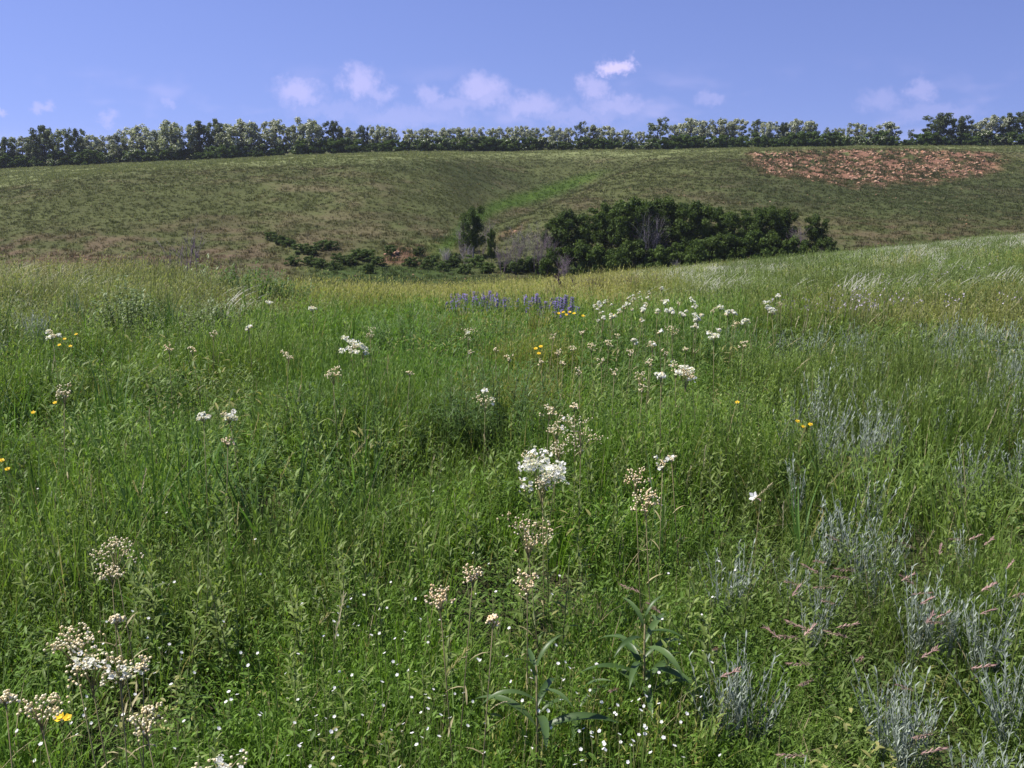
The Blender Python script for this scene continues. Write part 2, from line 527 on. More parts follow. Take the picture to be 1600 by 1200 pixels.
M['pinkhead'] = leafmat('pink_grass_head', (.27, .15, .14), (.44, .31, .26), .2, .6, .2, False, .4)
M['straw'] = leafmat('straw_head', (.36, .32, .18), (.54, .49, .32), .3, .6, .2, False, .3)
M['bigleaf'] = leafmat('broad_leaf', (.042, .085, .020), (.085, .140, .042), .22, .4, .3, False, .2)
M['bushleaf'] = leafmat('bush_leaf', (.075, .150, .030), (.15, .24, .065), .34, .45, .3, False, .3)
M['paleleaf'] = leafmat('pale_bush_leaf', (.12, .18, .06), (.24, .30, .13), .3, .45, .3, False, .3)
M['twig'] = leafmat('bare_twig', (.15, .115, .14), (.25, .20, .225), 0, .8, .1, False, .3)
M['darktwig'] = leafmat('dark_dry_stalk', (.09, .065, .07), (.16, .12, .11), 0, .8, .1, False, .3)
M['oak'] = leafmat('valley_tree_leaf', (.028, .056, .010), (.115, .165, .038), .3, .6, .12, False, .35)
M['shrub'] = leafmat('valley_shrub_leaf', (.055, .090, .022), (.11, .16, .045), .28, .6, .12, False, .35)
M['locust'] = leafmat('row_tree_leaf', (.125, .155, .080), (.25, .28, .17), .34, .6, .15, False, .35)
M['locustdark'] = leafmat('dark_row_tree_leaf', (.070, .095, .048), (.155, .185, .098), .3, .6, .15, False, .3)
M['blossom'] = leafmat('tree_blossom', (.52, .54, .40), (.76, .76, .62), .25, .7, .1, False, .2)
M['bark'] = leafmat('bark', (.09, .075, .06), (.15, .13, .11), 0, .85, .1, False, .3)
M['palebark'] = leafmat('pale_bark', (.17, .155, .16), (.28, .255, .26), 0, .85, .1, False, .3)
M['hillgrass'] = leafmat('hill_tuft', (.75, .78, .7), (1.3, 1.25, 1.25), .25, .6, .15, True, .5)


def terrain_material():
    m, t = newmat('meadow_soil')
    L = t.links.new
    a = nd(t, 'ShaderNodeAttribute', attribute_name='col')
    tc = nd(t, 'ShaderNodeTexCoord')
    n1 = nd(t, 'ShaderNodeTexNoise', ins={'Scale': 2.6, 'Detail': 6.0, 'Roughness': .7}); L(tc.outputs['Object'], n1.inputs['Vector'])
    n2 = nd(t, 'ShaderNodeTexNoise', ins={'Scale': .13, 'Detail': 4.0, 'Roughness': .6}); L(tc.outputs['Object'], n2.inputs['Vector'])
    m1 = nd(t, 'ShaderNodeMapRange', ins={1: .3, 2: .7, 3: .74, 4: 1.22}); L(n1.outputs['Fac'], m1.inputs[0])
    m2 = nd(t, 'ShaderNodeMapRange', ins={1: .35, 2: .65, 3: .82, 4: 1.16}); L(n2.outputs['Fac'], m2.inputs[0])
    mm = nd(t, 'ShaderNodeMath', operation='MULTIPLY'); L(m1.outputs[0], mm.inputs[0]); L(m2.outputs[0], mm.inputs[1])
    hs = nd(t, 'ShaderNodeHueSaturation'); L(a.outputs['Color'], hs.inputs['Color']); L(mm.outputs[0], hs.inputs['Value'])
    p = nd(t, 'ShaderNodeBsdfPrincipled', ins={'Roughness': .95, 'Specular IOR Level': .05}); L(hs.outputs[0], p.inputs['Base Color'])
    b = nd(t, 'ShaderNodeBump', ins={'Strength': .8, 'Distance': .25}); L(n1.outputs['Fac'], b.inputs['Height']); L(b.outputs[0], p.inputs['Normal'])
    o = nd(t, 'ShaderNodeOutputMaterial'); L(p.outputs[0], o.inputs['Surface'])
    return m


# ------------------------------------------------------------------ object helpers
def tag(o, label=None, cat=None, group=None, kind=None):
    if label: o['label'] = label
    if cat: o['category'] = cat
    if group: o['group'] = group
    if kind: o['kind'] = kind
    return o


def obj(name, me, parent=None, loc=None):
    o = bpy.data.objects.new(name, me)
    COL.objects.link(o)
    if parent: o.parent = parent
    if loc is not None: o.location = loc
    return o


def thing(name, label, cat, loc, rz=0.0, group=None, scale=None):
    o = obj(name, None, None, loc)
    o.empty_display_size = .1
    o.rotation_euler = (0, 0, rz)
    if scale is not None:
        o.scale = scale if isinstance(scale, tuple) else (scale,) * 3
    return tag(o, label, cat, group)


# ------------------------------------------------------------------ ground colours of the place
def lerp(a, b, t):
    t = np.asarray(t)[..., None]
    return a * (1 - t) + b * t


def gully_green(px, py):
    """lush floor of the side gully and of the valley"""
    line_y = np.interp(px, [690, 730, 770, 850, 945, 1000], [395, 352, 330, 305, 272, 262])
    wid = np.interp(px, [690, 760, 850, 950, 1000], [17, 13, 12, 8, 3])
    g = np.exp(-((py - line_y + 4) / wid) ** 2) * sstep(640, 720, px) * sstep(990, 890, px)
    return g


def hill_colour(x, y, z):
    px, py = project(x, y, z)
    n = fbm(x / 9, y / 9, 31); n2 = fbm(x / 2.2, y / 2.2, 33); n3 = fbm(x / 30, y / 30, 35)
    c = np.empty(x.shape + (3,)); c[...] = (.116, .132, .048)
    c = lerp(c, np.array((.185, .140, .088)), sstep(.48, .78, n * .6 + n2 * .4) * .6)
    c = lerp(c, np.array((.075, .098, .034)), sstep(.5, .7, n3) * .5)
    # pinkish dry foot of the near part of the far slope
    pk = sstep(335, 405, py) * sstep(560, 300, px) + sstep(900, 1250, px) * sstep(315, 370, py) * .8
    c = lerp(c, np.array((.20, .125, .095)), np.clip(pk, 0, 1) * sstep(.3, .7, n2) * .6)
    # darker green band on the right part under the scarp
    c = lerp(c, np.array((.062, .082, .030)), sstep(60, 0, np.abs(py - 298)) * sstep(1050, 1200, px) * .6)
    # lighter crown of the hill
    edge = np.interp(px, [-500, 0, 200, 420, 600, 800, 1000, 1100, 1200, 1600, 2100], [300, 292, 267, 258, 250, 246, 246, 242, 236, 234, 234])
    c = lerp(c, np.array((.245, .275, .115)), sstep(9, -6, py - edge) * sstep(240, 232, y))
    g = gully_green(px, py)
    c = lerp(c, np.array((.088, .148, .024)), np.clip(g * 1.25 - .55 * np.abs(n - .5) * 2 - .12, 0, 1))
    # valley floor
    vf = sstep(112, 100, y) * sstep(450, 520, px) * sstep(800, 700, px) * sstep(402, 420, py)
    c = lerp(c, np.array((.070, .105, .030)), np.clip(vf, 0, 1))
    c = c * .70
    rb = red_bank(px, py)
    c = lerp(c, np.array((.19, .105, .070)), rb * sstep(.35, .6, n2))
    rz = red_zone(px, py)
    c = lerp(c, np.array((.205, .112, .074)), rz * sstep(.30, .50, vnoise(x / 1.3, y / 1.6, 77) * .6 + n2 * .4))
    return c


def build_terrain():
    rings = [0.0]
    r = .4
    while r < 14: rings.append(r); r *= 1.055
    while r < 76: rings.append(r); r += .8
    while r < 262: rings.append(r); r += .75
    while r < 1060: rings.append(r); r *= 1.1
    rings = np.array(rings)
    az = np.concatenate([np.radians(np.arange(-42, 42.01, .17)), np.radians(np.arange(47, 314, 6.0))])
    na, nr = len(az), len(rings)
    A, RR = np.meshgrid(az, rings[1:], indexing='ij')
    # rings are lines of equal depth ahead of the camera, circles elsewhere
    k = np.where(np.abs(A) < math.radians(43), 1 / np.maximum(np.cos(A), .7), 1 / .74)
    X = np.sin(A) * RR * k; Y = np.cos(A) * RR * k
    Z = zfun(X, Y)
    C = np.empty(X.shape + (3,)); C[...] = (.060, .062, .030)
    C = lerp(C, np.array((.10, .105, .05)), sstep(14, 40, Y))
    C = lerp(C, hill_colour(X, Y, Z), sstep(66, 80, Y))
    verts = np.concatenate([[[0, 0, zat(0, 0)]], np.stack([X, Y, Z], -1).reshape(-1, 3)])
    cols = np.concatenate([[[.06, .062, .03]], C.reshape(-1, 3)])
    nr1 = nr - 1
    i = np.arange(na)[:, None]; j = np.arange(nr1 - 1)[None, :]
    i2 = (i + 1) % na
    q = np.stack([1 + i * nr1 + j, 1 + i2 * nr1 + j, 1 + i2 * nr1 + j + 1, 1 + i * nr1 + j + 1], -1).reshape(-1, 4)[:, ::-1]
    tri = np.stack([np.zeros(na, int), 1 + ((np.arange(na) + 1) % na) * nr1, 1 + np.arange(na) * nr1], -1)
    me = bpy.data.meshes.new('ground')
    me.from_pydata(verts.tolist(), [], q.tolist() + tri.tolist())
    a = me.attributes.new('col', 'FLOAT_COLOR', 'POINT')
    a.data.foreach_set('color', np.concatenate([cols, np.ones((len(cols), 1))], 1).astype(np.float32).ravel())
    me.polygons.foreach_set('use_smooth', [True] * len(me.polygons))
    me.materials.append(terrain_material())
    me.update()
    o = obj('ground', me)
    tag(o, 'rolling steppe ground falling to a valley and rising to a plateau', 'ground', kind='structure')


build_terrain()

# ------------------------------------------------------------------ scattered vegetation (uncountable: stuff)
def make_source(prefix, meshes):
    c = bpy.data.collections.new(prefix + '_kinds')
    for i, me in enumerate(meshes):
        c.objects.link(bpy.data.objects.new('%s_kind_%02d' % (prefix, i), me))
    return c


def stuff(name, label, source, pos, rot, scl, idx, gcol):
    me = bpy.data.meshes.new(name)
    me.vertices.add(len(pos))
    me.vertices.foreach_set('co', np.asarray(pos, np.float32).ravel())
    for n, ty, key, arr in (('rot', 'FLOAT_VECTOR', 'vector', rot), ('scl', 'FLOAT_VECTOR', 'vector', scl), ('idx', 'INT', 'value', idx)):
        a = me.attributes.new(n, ty, 'POINT'); a.data.foreach_set(key, np.asarray(arr, np.int32 if ty == 'INT' else np.float32).ravel())
    a = me.attributes.new('gcol', 'FLOAT_COLOR', 'POINT')
    a.data.foreach_set('color', np.concatenate([gcol, np.ones((len(gcol), 1))], 1).astype(np.float32).ravel())
    o = obj(name, me)
    tag(o, label, 'vegetation', kind='stuff')
    g = bpy.data.node_groups.new(name + '_nodes', 'GeometryNodeTree')
    g.interface.new_socket('Geometry', in_out='INPUT', socket_type='NodeSocketGeometry')
    g.interface.new_socket('Geometry', in_out='OUTPUT', socket_type='NodeSocketGeometry')
    gi = g.nodes.new('NodeGroupInput'); go = g.nodes.new('NodeGroupOutput')
    ci = g.nodes.new('GeometryNodeCollectionInfo'); ci.inputs['Collection'].default_value = source
    ci.inputs['Separate Children'].default_value = True; ci.inputs['Reset Children'].default_value = True
    ip = g.nodes.new('GeometryNodeInstanceOnPoints'); ip.inputs['Pick Instance'].default_value = True

    def named(n, ty):
        k = g.nodes.new('GeometryNodeInputNamedAttribute'); k.data_type = ty; k.inputs['Name'].default_value = n
        return k.outputs['Attribute']
    L = g.links.new
    L(gi.outputs[0], ip.inputs['Points']); L(ci.outputs[0], ip.inputs['Instance'])
    L(named('idx', 'INT'), ip.inputs['Instance Index'])
    er = g.nodes.new('FunctionNodeEulerToRotation'); L(named('rot', 'FLOAT_VECTOR'), er.inputs[0])
    L(er.outputs[0], ip.inputs['Rotation'])
    L(named('scl', 'FLOAT_VECTOR'), ip.inputs['Scale'])
    L(ip.outputs[0], go.inputs[0])
    md = o.modifiers.new('scatter', 'NODES'); md.node_group = g
    return o


def fan(y0, y1, density, umax=.80, xpad=.7):
    """random ground points ahead of the camera, `density` per square metre"""
    a = umax * (y1 * y1 - y0 * y0) + 2 * xpad * (y1 - y0)
    n = int(a * density)
    y = np.sqrt(R.uniform(y0 * y0, y1 * y1, n))
    x = R.uniform(-1, 1, n) * (umax * y + xpad)
    return x, y


def clump(n, hmin, hmax, w, rad, lean, segs=4, heads=0.0, headmat=None):
    mb = MB()
    for i in range(n):
        q = PR.uniform(0, 6.283); rr = rad * math.sqrt(PR.random())
        h = PR.uniform(hmin, hmax)
        b = (math.cos(q) * rr, math.sin(q) * rr, -.02)
        blade(mb, b, q + PR.uniform(-1.1, 1.1), h, PR.uniform(.08, lean), w * PR.uniform(.6, 1.3), PR.random(), 0, segs)
    return mb


def shoot(h, n, ll, lw, top=True, segs=4, tone=0.0, stemw=.0016, elev=.75, droop=.7, bend=.08):
    """leafy upright herb: leaves in pairs up a stem"""
    mb = MB()
    q0 = PR.uniform(0, 6.28); bz = PR.uniform(-bend, bend); bx = PR.uniform(-bend, bend)
    P = [(bx * h * t * t, bz * h * t * t, h * t) for t in (0, .35, .7, 1)]
    tube(mb, P, [stemw * 1.3, stemw * 1.1, stemw, stemw * .6], 4, .4, 1)
    for i in range(n):
        t = .18 + .82 * (i + .5) / n
        p = (bx * h * t * t, bz * h * t * t, h * t)
        s = ll * (.62 + .55 * math.sin(math.pi * min(1, t * .95)))
        if t > .85: s *= .75
        for k in (0, 1):
            q = q0 + i * 1.75 + k * math.pi + PR.uniform(-.35, .35)
            e = elev + (t > .85) * .45 + PR.uniform(-.25, .25)
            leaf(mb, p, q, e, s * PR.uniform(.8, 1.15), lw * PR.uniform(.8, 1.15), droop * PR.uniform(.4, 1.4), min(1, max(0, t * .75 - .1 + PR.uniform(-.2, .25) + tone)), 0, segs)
    return mb


def wormwood(h, n, segs=2, lw=.0035, ll=.022, per=16):
    mb = MB()
    for s in range(n):
        q = PR.uniform(0, 6.28); l = PR.uniform(.05, .38); hh = h * PR.uniform(.65, 1.1)
        P = [(math.cos(q) * l * hh * t ** 1.3, math.sin(q) * l * hh * t ** 1.3, hh * t) for t in (0, .33, .66, 1)]
        tube(mb, P, [.0018, .0016, .0013, .0008], 3, .5, 0)
        for i in range(per):
            t = .22 + .78 * (i + PR.random()) / per
            p = (math.cos(q) * l * hh * t ** 1.3, math.sin(q) * l * hh * t ** 1.3, hh * t)
            leaf(mb, p, PR.uniform(0, 6.28), PR.uniform(.7, 1.3), ll * PR.uniform(.7, 1.3), lw * PR.uniform(.8, 1.4), PR.uniform(-.3, .5), PR.random(), 0, segs, .3)
    return mb


def feather(h, n, w, rad, lean, plume):
    """feather grass: fine blades and pale silky awns blown one way"""
    mb = MB()
    for i in range(n):
        q = PR.uniform(0, 6.283); rr = rad * math.sqrt(PR.random())
        b = (math.cos(q) * rr, math.sin(q) * rr, -.02)
        blade(mb, b, q + PR.uniform(-1, 1), h * PR.uniform(.5, .9), PR.uniform(.2, .8), w * PR.uniform(.6, 1.2), PR.uniform(0, .5), 0, 3)
    for i in range(plume):
        q = PR.uniform(0, 6.283); rr = rad * math.sqrt(PR.random())
        b = (math.cos(q) * rr, math.sin(q) * rr, 0)
        blade(mb, b, PR.uniform(-.5, .7), h * PR.uniform(.8, 1.1), PR.uniform(.5, 1.15), w * 1.1, PR.random(), 1, 5)
    return mb


def cover(n, r, lh, ll, lw):
    """low leafy ground cover"""
    mb = MB()
    for i in range(n):
        q = PR.uniform(0, 6.28); rr = r * math.sqrt(PR.random()); h = lh * PR.uniform(.3, 1)
        p = (math.cos(q) * rr, math.sin(q) * rr, h)
        leaf(mb, p, PR.uniform(0, 6.28), PR.uniform(-.1, .9), ll * PR.uniform(.6, 1.2), lw * PR.uniform(.7, 1.2), PR.uniform(.2, 1.), PR.random(), 0, 3, .25)
    return mb


M['plume_i'] = leafmat('feather_awn', (.75, .8, .8), (1.2, 1.2, 1.2), .4, .5, .3, False, .2)
M['plume'] = leafmat('feather_awn_pale', (.38, .38, .30), (.56, .55, .49), .35, .5, .3, False, .3)
M['low'] = leafmat('ground_leaf', (.055, .11, .022), (.12, .19, .05), .3, .45, .3, False, .5)


def zones(x, y):
    """vegetation mix by place: photograph pixel that the plant tops fall on"""
    z = zfun(x, y)
    px, py = project(x, y, z + .28)
    return z, px, py


def rots(n, tilt=.12):
    return np.stack([R.normal(0, tilt, n), R.normal(0, tilt, n), R.uniform(0, 6.283, n)], 1)


def scl3(s, sz=None):
    sz = s if sz is None else sz
    return np.stack([s, s, sz], 1)


G_LUSH = np.array((.122, .200, .042)); G_MID = np.array((.140, .198, .062)); G_BLUE = np.array((.092, .158, .062))
G_OLIVE = np.array((.150, .165, .062)); G_STRAW = np.array((.300, .265, .130)); G_GREY = np.array((.205, .208, .135))
G_PINK = np.array((.255, .200, .160)); G_DARK = np.array((.055, .115, .022))


def meadow_colour(x, y, px, py, n):
    """grass colour by place"""
    a = fbm(x / 1.1, y / 1.1, 41); b = fbm(x / 4, y / 4, 43)
    c = np.empty((n, 3)); c[...] = G_LUSH
    c = lerp(c, G_MID, sstep(.35, .65, a))
    c = lerp(c, G_BLUE, sstep(.5, .7, b) * .6)
    # drier and greyer far left, straw edge over the valley, olive right slope
    left = sstep(540, 380, px) * sstep(560, 440, py)
    c = lerp(c, G_GREY, left * (.7 + .5 * a).clip(0, 1))
    c = lerp(c, G_PINK, left * sstep(.45, .7, b) * .5)
    mid = sstep(400, 520, px) * sstep(1200, 950, px) * sstep(486, 464, py)
    c = lerp(c, np.array((.32, .285, .155)), mid * (.8 + .2 * a))
    right = sstep(950, 1150, px) * sstep(520, 455, py)
    c = lerp(c, np.array((.165, .205, .098)), right * .9)
    brown = sstep(1150, 1280, px) * np.exp(-((py - 478) / 28) ** 2)
    c = lerp(c, np.array((.235, .195, .110)), brown * .6)
    lush = sstep(430, 520, px) * sstep(1050, 900, px) * sstep(470, 500, py) * sstep(640, 560, py)
    c = lerp(c, np.array((.092, .168, .034)), lush * .8)
    dryr = sstep(1050, 1450, px) * sstep(500, 560, py)
    c = lerp(c, np.array((.135, .160, .072)), dryr * (.15 + .5 * a) * (1 - .6 * sstep(850, 1000, py)))
    pick = R.random(n)
    c = lerp(c, G_STRAW, (pick > .955) * .8)
    return c * np.array((1.0, 1.06, .96)) * R.uniform(.8, 1.2, (n, 1))


def patch_of(n, rad, make):
    """a piece of sward: n clumps thrown over a disc, thinning outwards"""
    mb = MB()
    for i in range(n):
        q = PR.uniform(0, 6.283); rr = rad * PR.random() ** .62
        make(mb, math.cos(q) * rr, math.sin(q) * rr)
    return mb


def tuft(mb, x, y, n, hmin, hmax, w, rad, lean, segs, mat=0, spread=1.0):
    tone = PR.random(); hs = PR.uniform(.75, 1.15); gaz = PR.uniform(0, 6.28)
    for i in range(n):
        q = PR.uniform(0, 6.283); rr = rad * math.sqrt(PR.random())
        h = PR.uniform(hmin, hmax) * hs
        blade(mb, (x + math.cos(q) * rr, y + math.sin(q) * rr, -.03), q + PR.uniform(-1.1, 1.1), h, PR.uniform(.08, lean),
              w * PR.uniform(.6, 1.3), min(1, max(0, tone * .6 + PR.random() * .55 - .07)) if PR.random() > .07 else 2.0, mat, segs)


def sprig(mb, x, y, h, n, ll, lw, segs=2):
    q0 = PR.uniform(0, 6.28); lx, ly = PR.uniform(-.12, .12) * h, PR.uniform(-.12, .12) * h; hh = h * PR.uniform(.55, 1.1); tone = PR.uniform(-.2, .35)
    for i in range(n):
        t = .3 + .7 * (i + PR.random() * .6) / n
        leaf(mb, (x + lx * t, y + ly * t, hh * t), q0 + i * 2.2 + PR.uniform(-.4, .4), .75 + .5 * (t > .85) + PR.uniform(-.5, .4), ll * PR.uniform(.6, 1.2), lw * PR.uniform(.7, 1.2), PR.uniform(.1, 1.1),
             min(1, max(0, t * .8 - .1 + tone)), 0, segs, .3)


def mixed(tn, hmin, hmax, w, rad, segs, sh, sn, sll, slw, share=.5):
    def f(mb, x, y):
        tuft(mb, x, y, tn, hmin, hmax, w, rad, PR.uniform(.3, .95), segs)
        if PR.random() < share:
            for k in range(2):
                sprig(mb, x + PR.uniform(-rad, rad) * 1.5, y + PR.uniform(-rad, rad) * 1.5, sh, sn, sll, slw)
    return f


def tilted(x, y, tilt, e=.4):
    """rotations that lay a patch on the slope, turned about its own axis"""
    n = len(x)
    gx = (zbase(x + e, y) - zbase(x - e, y)) / (2 * e); gy = (zbase(x, y + e) - zbase(x, y - e)) / (2 * e)
    out = np.empty((n, 3)); spin = R.uniform(0, 6.283, n)
    for i in range(n):
        up = Vector((-gx[i] + R.normal(0, tilt), -gy[i] + R.normal(0, tilt), 1)).normalized()
        m = up.to_track_quat('Z', 'Y').to_matrix() @ Matrix.Rotation(spin[i], 3, 'Z')
        out[i] = m.to_euler()
    return out


def meadow():
    kinds = []
    for k in range(6): kinds.append(patch_of(90, .34, mixed(12, .10, .38, .0036, .05, 4, .30, 9, .024, .0062, .6)).mesh('sward_patch', [M['blade']]))     # 0-5 fine
    for k in range(3): kinds.append(clump(9, .40, .72, .0085, .05, .8, 6).mesh('grass_clump', [M['blade']]))                                                    # 6-8 broad tall
    for k in range(5): kinds.append(patch_of(56, .75, mixed(13, .12, .46, .0066, .12, 3, .42, 8, .046, .012, .9)).mesh('sward_patch', [M['blade']]))      # 9-13 mid distance
    for k in range(5): kinds.append(patch_of(70, 1.7, mixed(17, .14, .50, .012, .34, 3, .42, 7, .075, .022, .55)).mesh('sward_patch', [M['blade']]))      # 14-18 far
    src = make_source('meadow_grass', kinds)
    P, Ro, Sc, Id, Gc = [], [], [], [], []

    def put(x, y, z, s, idx, c, sz=None, tilt=.12, patch=False):
        P.append(np.stack([x, y, z], 1)); Ro.append(tilted(x, y, tilt) if patch else rots(len(x), tilt)); Sc.append(scl3(s, sz)); Id.append(idx); Gc.append(c)
    for (y0, y1, dens, lo, hi, smin, smax) in ((.7, 3.2, 10.0, 0, 6, .85, 1.1), (3.2, 8, 3.4, 0, 6, 1.05, 1.35), (8, 15, 1.15, 9, 14, .85, 1.1),
                                                (15, 28, .75, 9, 14, 1.0, 1.3), (28, 66, .21, 14, 19, .85, 1.15)):
        x, y = fan(y0, y1, dens)
        z, px, py = zones(x, y)
        n = len(x)
        a = fbm(x / .9, y / .9, 51)
        low = sstep(860, 1020, py)                    # short turf in front
        s = R.uniform(smin, smax, n)
        sz = s * np.clip(.15 + 1.65 * a, .72 if y0 < 3 else .5, 1.5) * (1 - .34 * low)
        c = meadow_colour(x, y, px, py, n)
        put(x, y, z, s, R.integers(lo, hi, n), c, sz, .05, True)
    # broad arching grass patches
    x, y = fan(1.2, 14, 46)
    z, px, py = zones(x, y)
    a = fbm(x / .8, y / .8, 61)
    w = .06 + .9 * np.exp(-((px - 380) / 260) ** 2 - ((py - 760) / 130) ** 2) + .45 * np.exp(-((px - 80) / 200) ** 2 - ((py - 560) / 80) ** 2) + .35 * np.exp(-((px - 1080) / 200) ** 2 - ((py - 800) / 120) ** 2)
    w *= 1 - .85 * sstep(930, 1050, py)
    k = R.random(len(x)) < w * (.3 + 1.1 * sstep(.4, .62, a)) * .6
    x, y, z, px, py = x[k], y[k], z[k], px[k], py[k]
    n = len(x)
    c = np.empty((n, 3)); c[...] = (.085, .165, .045)
    c = lerp(c, np.array((.070, .125, .060)), R.random(n) * .8) * R.uniform(.8, 1.2, (n, 1))
    put(x, y, z, R.uniform(.6, 1.0, n), R.integers(6, 9, n), c, None, .2)
    stuff('meadow_grass', 'green meadow grass covering the near slope', src, np.concatenate(P), np.concatenate(Ro), np.concatenate(Sc), np.concatenate(Id), np.concatenate(Gc))

    # low leafy ground cover
    kinds = [cover(46, .10, .16, .024, .0085).mesh('ground_cover', [M['herb_i']]) for k in range(3)]
    kinds += [cover(46, .17, .26, .05, .012).mesh('ground_cover', [M['herb_i']]) for k in range(3)]
    src = make_source('ground_cover', kinds)
    P, Ro, Sc, Id, Gc = [], [], [], [], []
    for (y0, y1, dens, lo, hi) in ((.75, 3.6, 60, 0, 3), (3.6, 9, 26, 3, 6), (9, 26, 9, 3, 6)):
        x, y = fan(y0, y1, dens); z, px, py = zones(x, y); n = len(x)
        a = fbm(x / .7, y / .7, 71)
        k = R.random(n) < .25 + .9 * sstep(.38, .62, a)
        x, y, z, px, py = x[k], y[k], z[k], px[k], py[k]; n = len(x)
        c = meadow_colour(x, y, px, py, n) * .85
        put(x, y, z, R.uniform(.8, 1.3, n), R.integers(lo, hi, n), c)
    stuff('ground_cover', 'low leafy green plants between the grass', src, np.concatenate(P), np.concatenate(Ro), np.concatenate(Sc), np.concatenate(Id), np.concatenate(Gc))

    # feather grass on the brow over the valley and on the left crest
    kinds = [feather(.5, 14, .010, .25, .8, 12).mesh('feather_grass', [M['blade'], M['plume']]) for k in range(4)]
    src = make_source('feather_grass', kinds)
    P, Ro, Sc, Id, Gc = [], [], [], [], []
    x, y = fan(12, 66, 3.6); z, px, py = zones(x, y); n = len(x)
    a = fbm(x / 3.2, y / 2.2, 81)
    ridge = np.interp(px, [900, 1150, 1300, 1600], [425, 408, 392, 360])
    w = sstep(900, 1100, px) * np.exp(-((py - ridge - 10) / 24) ** 2) * (.6 + 1.2 * sstep(.45, .62, a))
    w = np.maximum(w, .55 * sstep(450, 350, px) * sstep(470, 410, py))
    w = np.maximum(w, .35 * sstep(900, 1100, px) * sstep(500, 430, py) * sstep(.5, .65, a))
    k = R.random(n) < w
    x, y, z, px, py = x[k], y[k], z[k], px[k], py[k]; n = len(x)
    r = rots(n, .05); r[:, 2] = R.normal(.1, .35, n)
    P.append(np.stack([x, y, z], 1)); Ro.append(r); Sc.append(scl3(R.uniform(.7, 1.15, n))); Id.append(R.integers(0, 4, n)); Gc.append(meadow_colour(x, y, px, py, n))
    stuff('feather_grass', 'pale silvery feather grass along the brow above the valley', src, np.concatenate(P), np.concatenate(Ro), np.concatenate(Sc), np.concatenate(Id), np.concatenate(Gc))

    # far hill tufts
    kinds = [clump(16, .14, .42, .05, .34, .9, 2).mesh('hill_tuft', [M['hillgrass']]) for k in range(5)]
    src = make_source('hillside_grass', kinds)
    x, y = fan(74, 246, 5.5, .68, 0)
    z = zfun(x, y); px, py = project(x, y, z)
    a = fbm(x / 1.7, y / 1.7, 91); n = len(x)
    rz = np.maximum(red_zone(px, py), red_bank(px, py))
    k = (R.random(n) < (.35 + .9 * sstep(.35, .6, a)) * (1 - .1 * rz))
    x, y, z, px, py, rz = x[k], y[k], z[k], px[k], py[k], rz[k]; n = len(x)
    c = hill_colour(x, y, z)
    c = lerp(c, np.array((.060, .068, .030)), rz)
    c = lerp(c, np.array((.062, .082, .030)), (R.random(n) < .22) * .45)
    c = lerp(c, np.array((.24, .20, .12)), (R.random(n) < .08) * .5)
    gg = gully_green(px, py)
    c = lerp(c, np.array((.080, .138, .024)), np.clip(gg * 1.1 - .15, 0, 1)) * R.uniform(.75, 1.25, (n, 1))
    s = R.uniform(.35, .85, n) * np.where(R.random(n) < .05, 1.8, 1.0) * (1 + .5 * rz)
    stuff('hillside_grass', 'dry olive grass tufts over the far hillside', src, np.stack([x, y, z], 1), rots(n, .1), scl3(s), R.integers(0, 5, n), c)


meadow()

# ------------------------------------------------------------------ trees
def leaves_mesh(name, pts, nrmls, size, rnd, mat, aspect=.6, extra=None):
    """many small leaf faces: one diamond per point"""
    n = len(pts)
    rv = R.normal(size=(n, 3))
    s = np.cross(nrmls, rv); s /= np.linalg.norm(s, axis=1)[:, None] + 1e-9
    t = np.cross(nrmls, s)
    sz = size[:, None]
    fold = nrmls * sz * R.uniform(-.15, .3, (n, 1))
    v = np.stack([pts - s * sz, pts - t * sz * aspect + fold, pts + s * sz, pts + t * sz * aspect + fold], 1).reshape(-1, 3)
    f = np.arange(n * 4).reshape(-1, 4)
    me = bpy.data.meshes.new(name)
    me.from_pydata(v.tolist(), [], f.tolist())
    a = me.attributes.new('rnd', 'FLOAT', 'POINT'); a.data.foreach_set('value', np.repeat(rnd, 4).astype(np.float32))
    me.materials.append(mat)
    me.update()
    return me


def crown_points(clumps, per, shell=.55):
    P, N, T = [], [], []
    for (c, r, flat) in clumps:
        n = max(3, int(per * R.uniform(.7, 1.3)))
        d = R.normal(size=(n, 3)); d /= np.linalg.norm(d, axis=1)[:, None]
        rad = r * (shell + (1 - shell) * R.random(n)) * R.uniform(.75, 1.2, n)
        off = d * rad[:, None]; off[:, 2] *= flat
        P.append(np.array(c) + off)
        nn = d * .55 + R.normal(size=(n, 3)) * .6 + np.array((0, 0, .35)); nn /= np.linalg.norm(nn, axis=1)[:, None]
        N.append(nn)
        T.append(np.clip(R.normal(.45, .22, n) + R.uniform(-.2, .2), 0, 1))
    return np.concatenate(P), np.concatenate(N), np.concatenate(T)


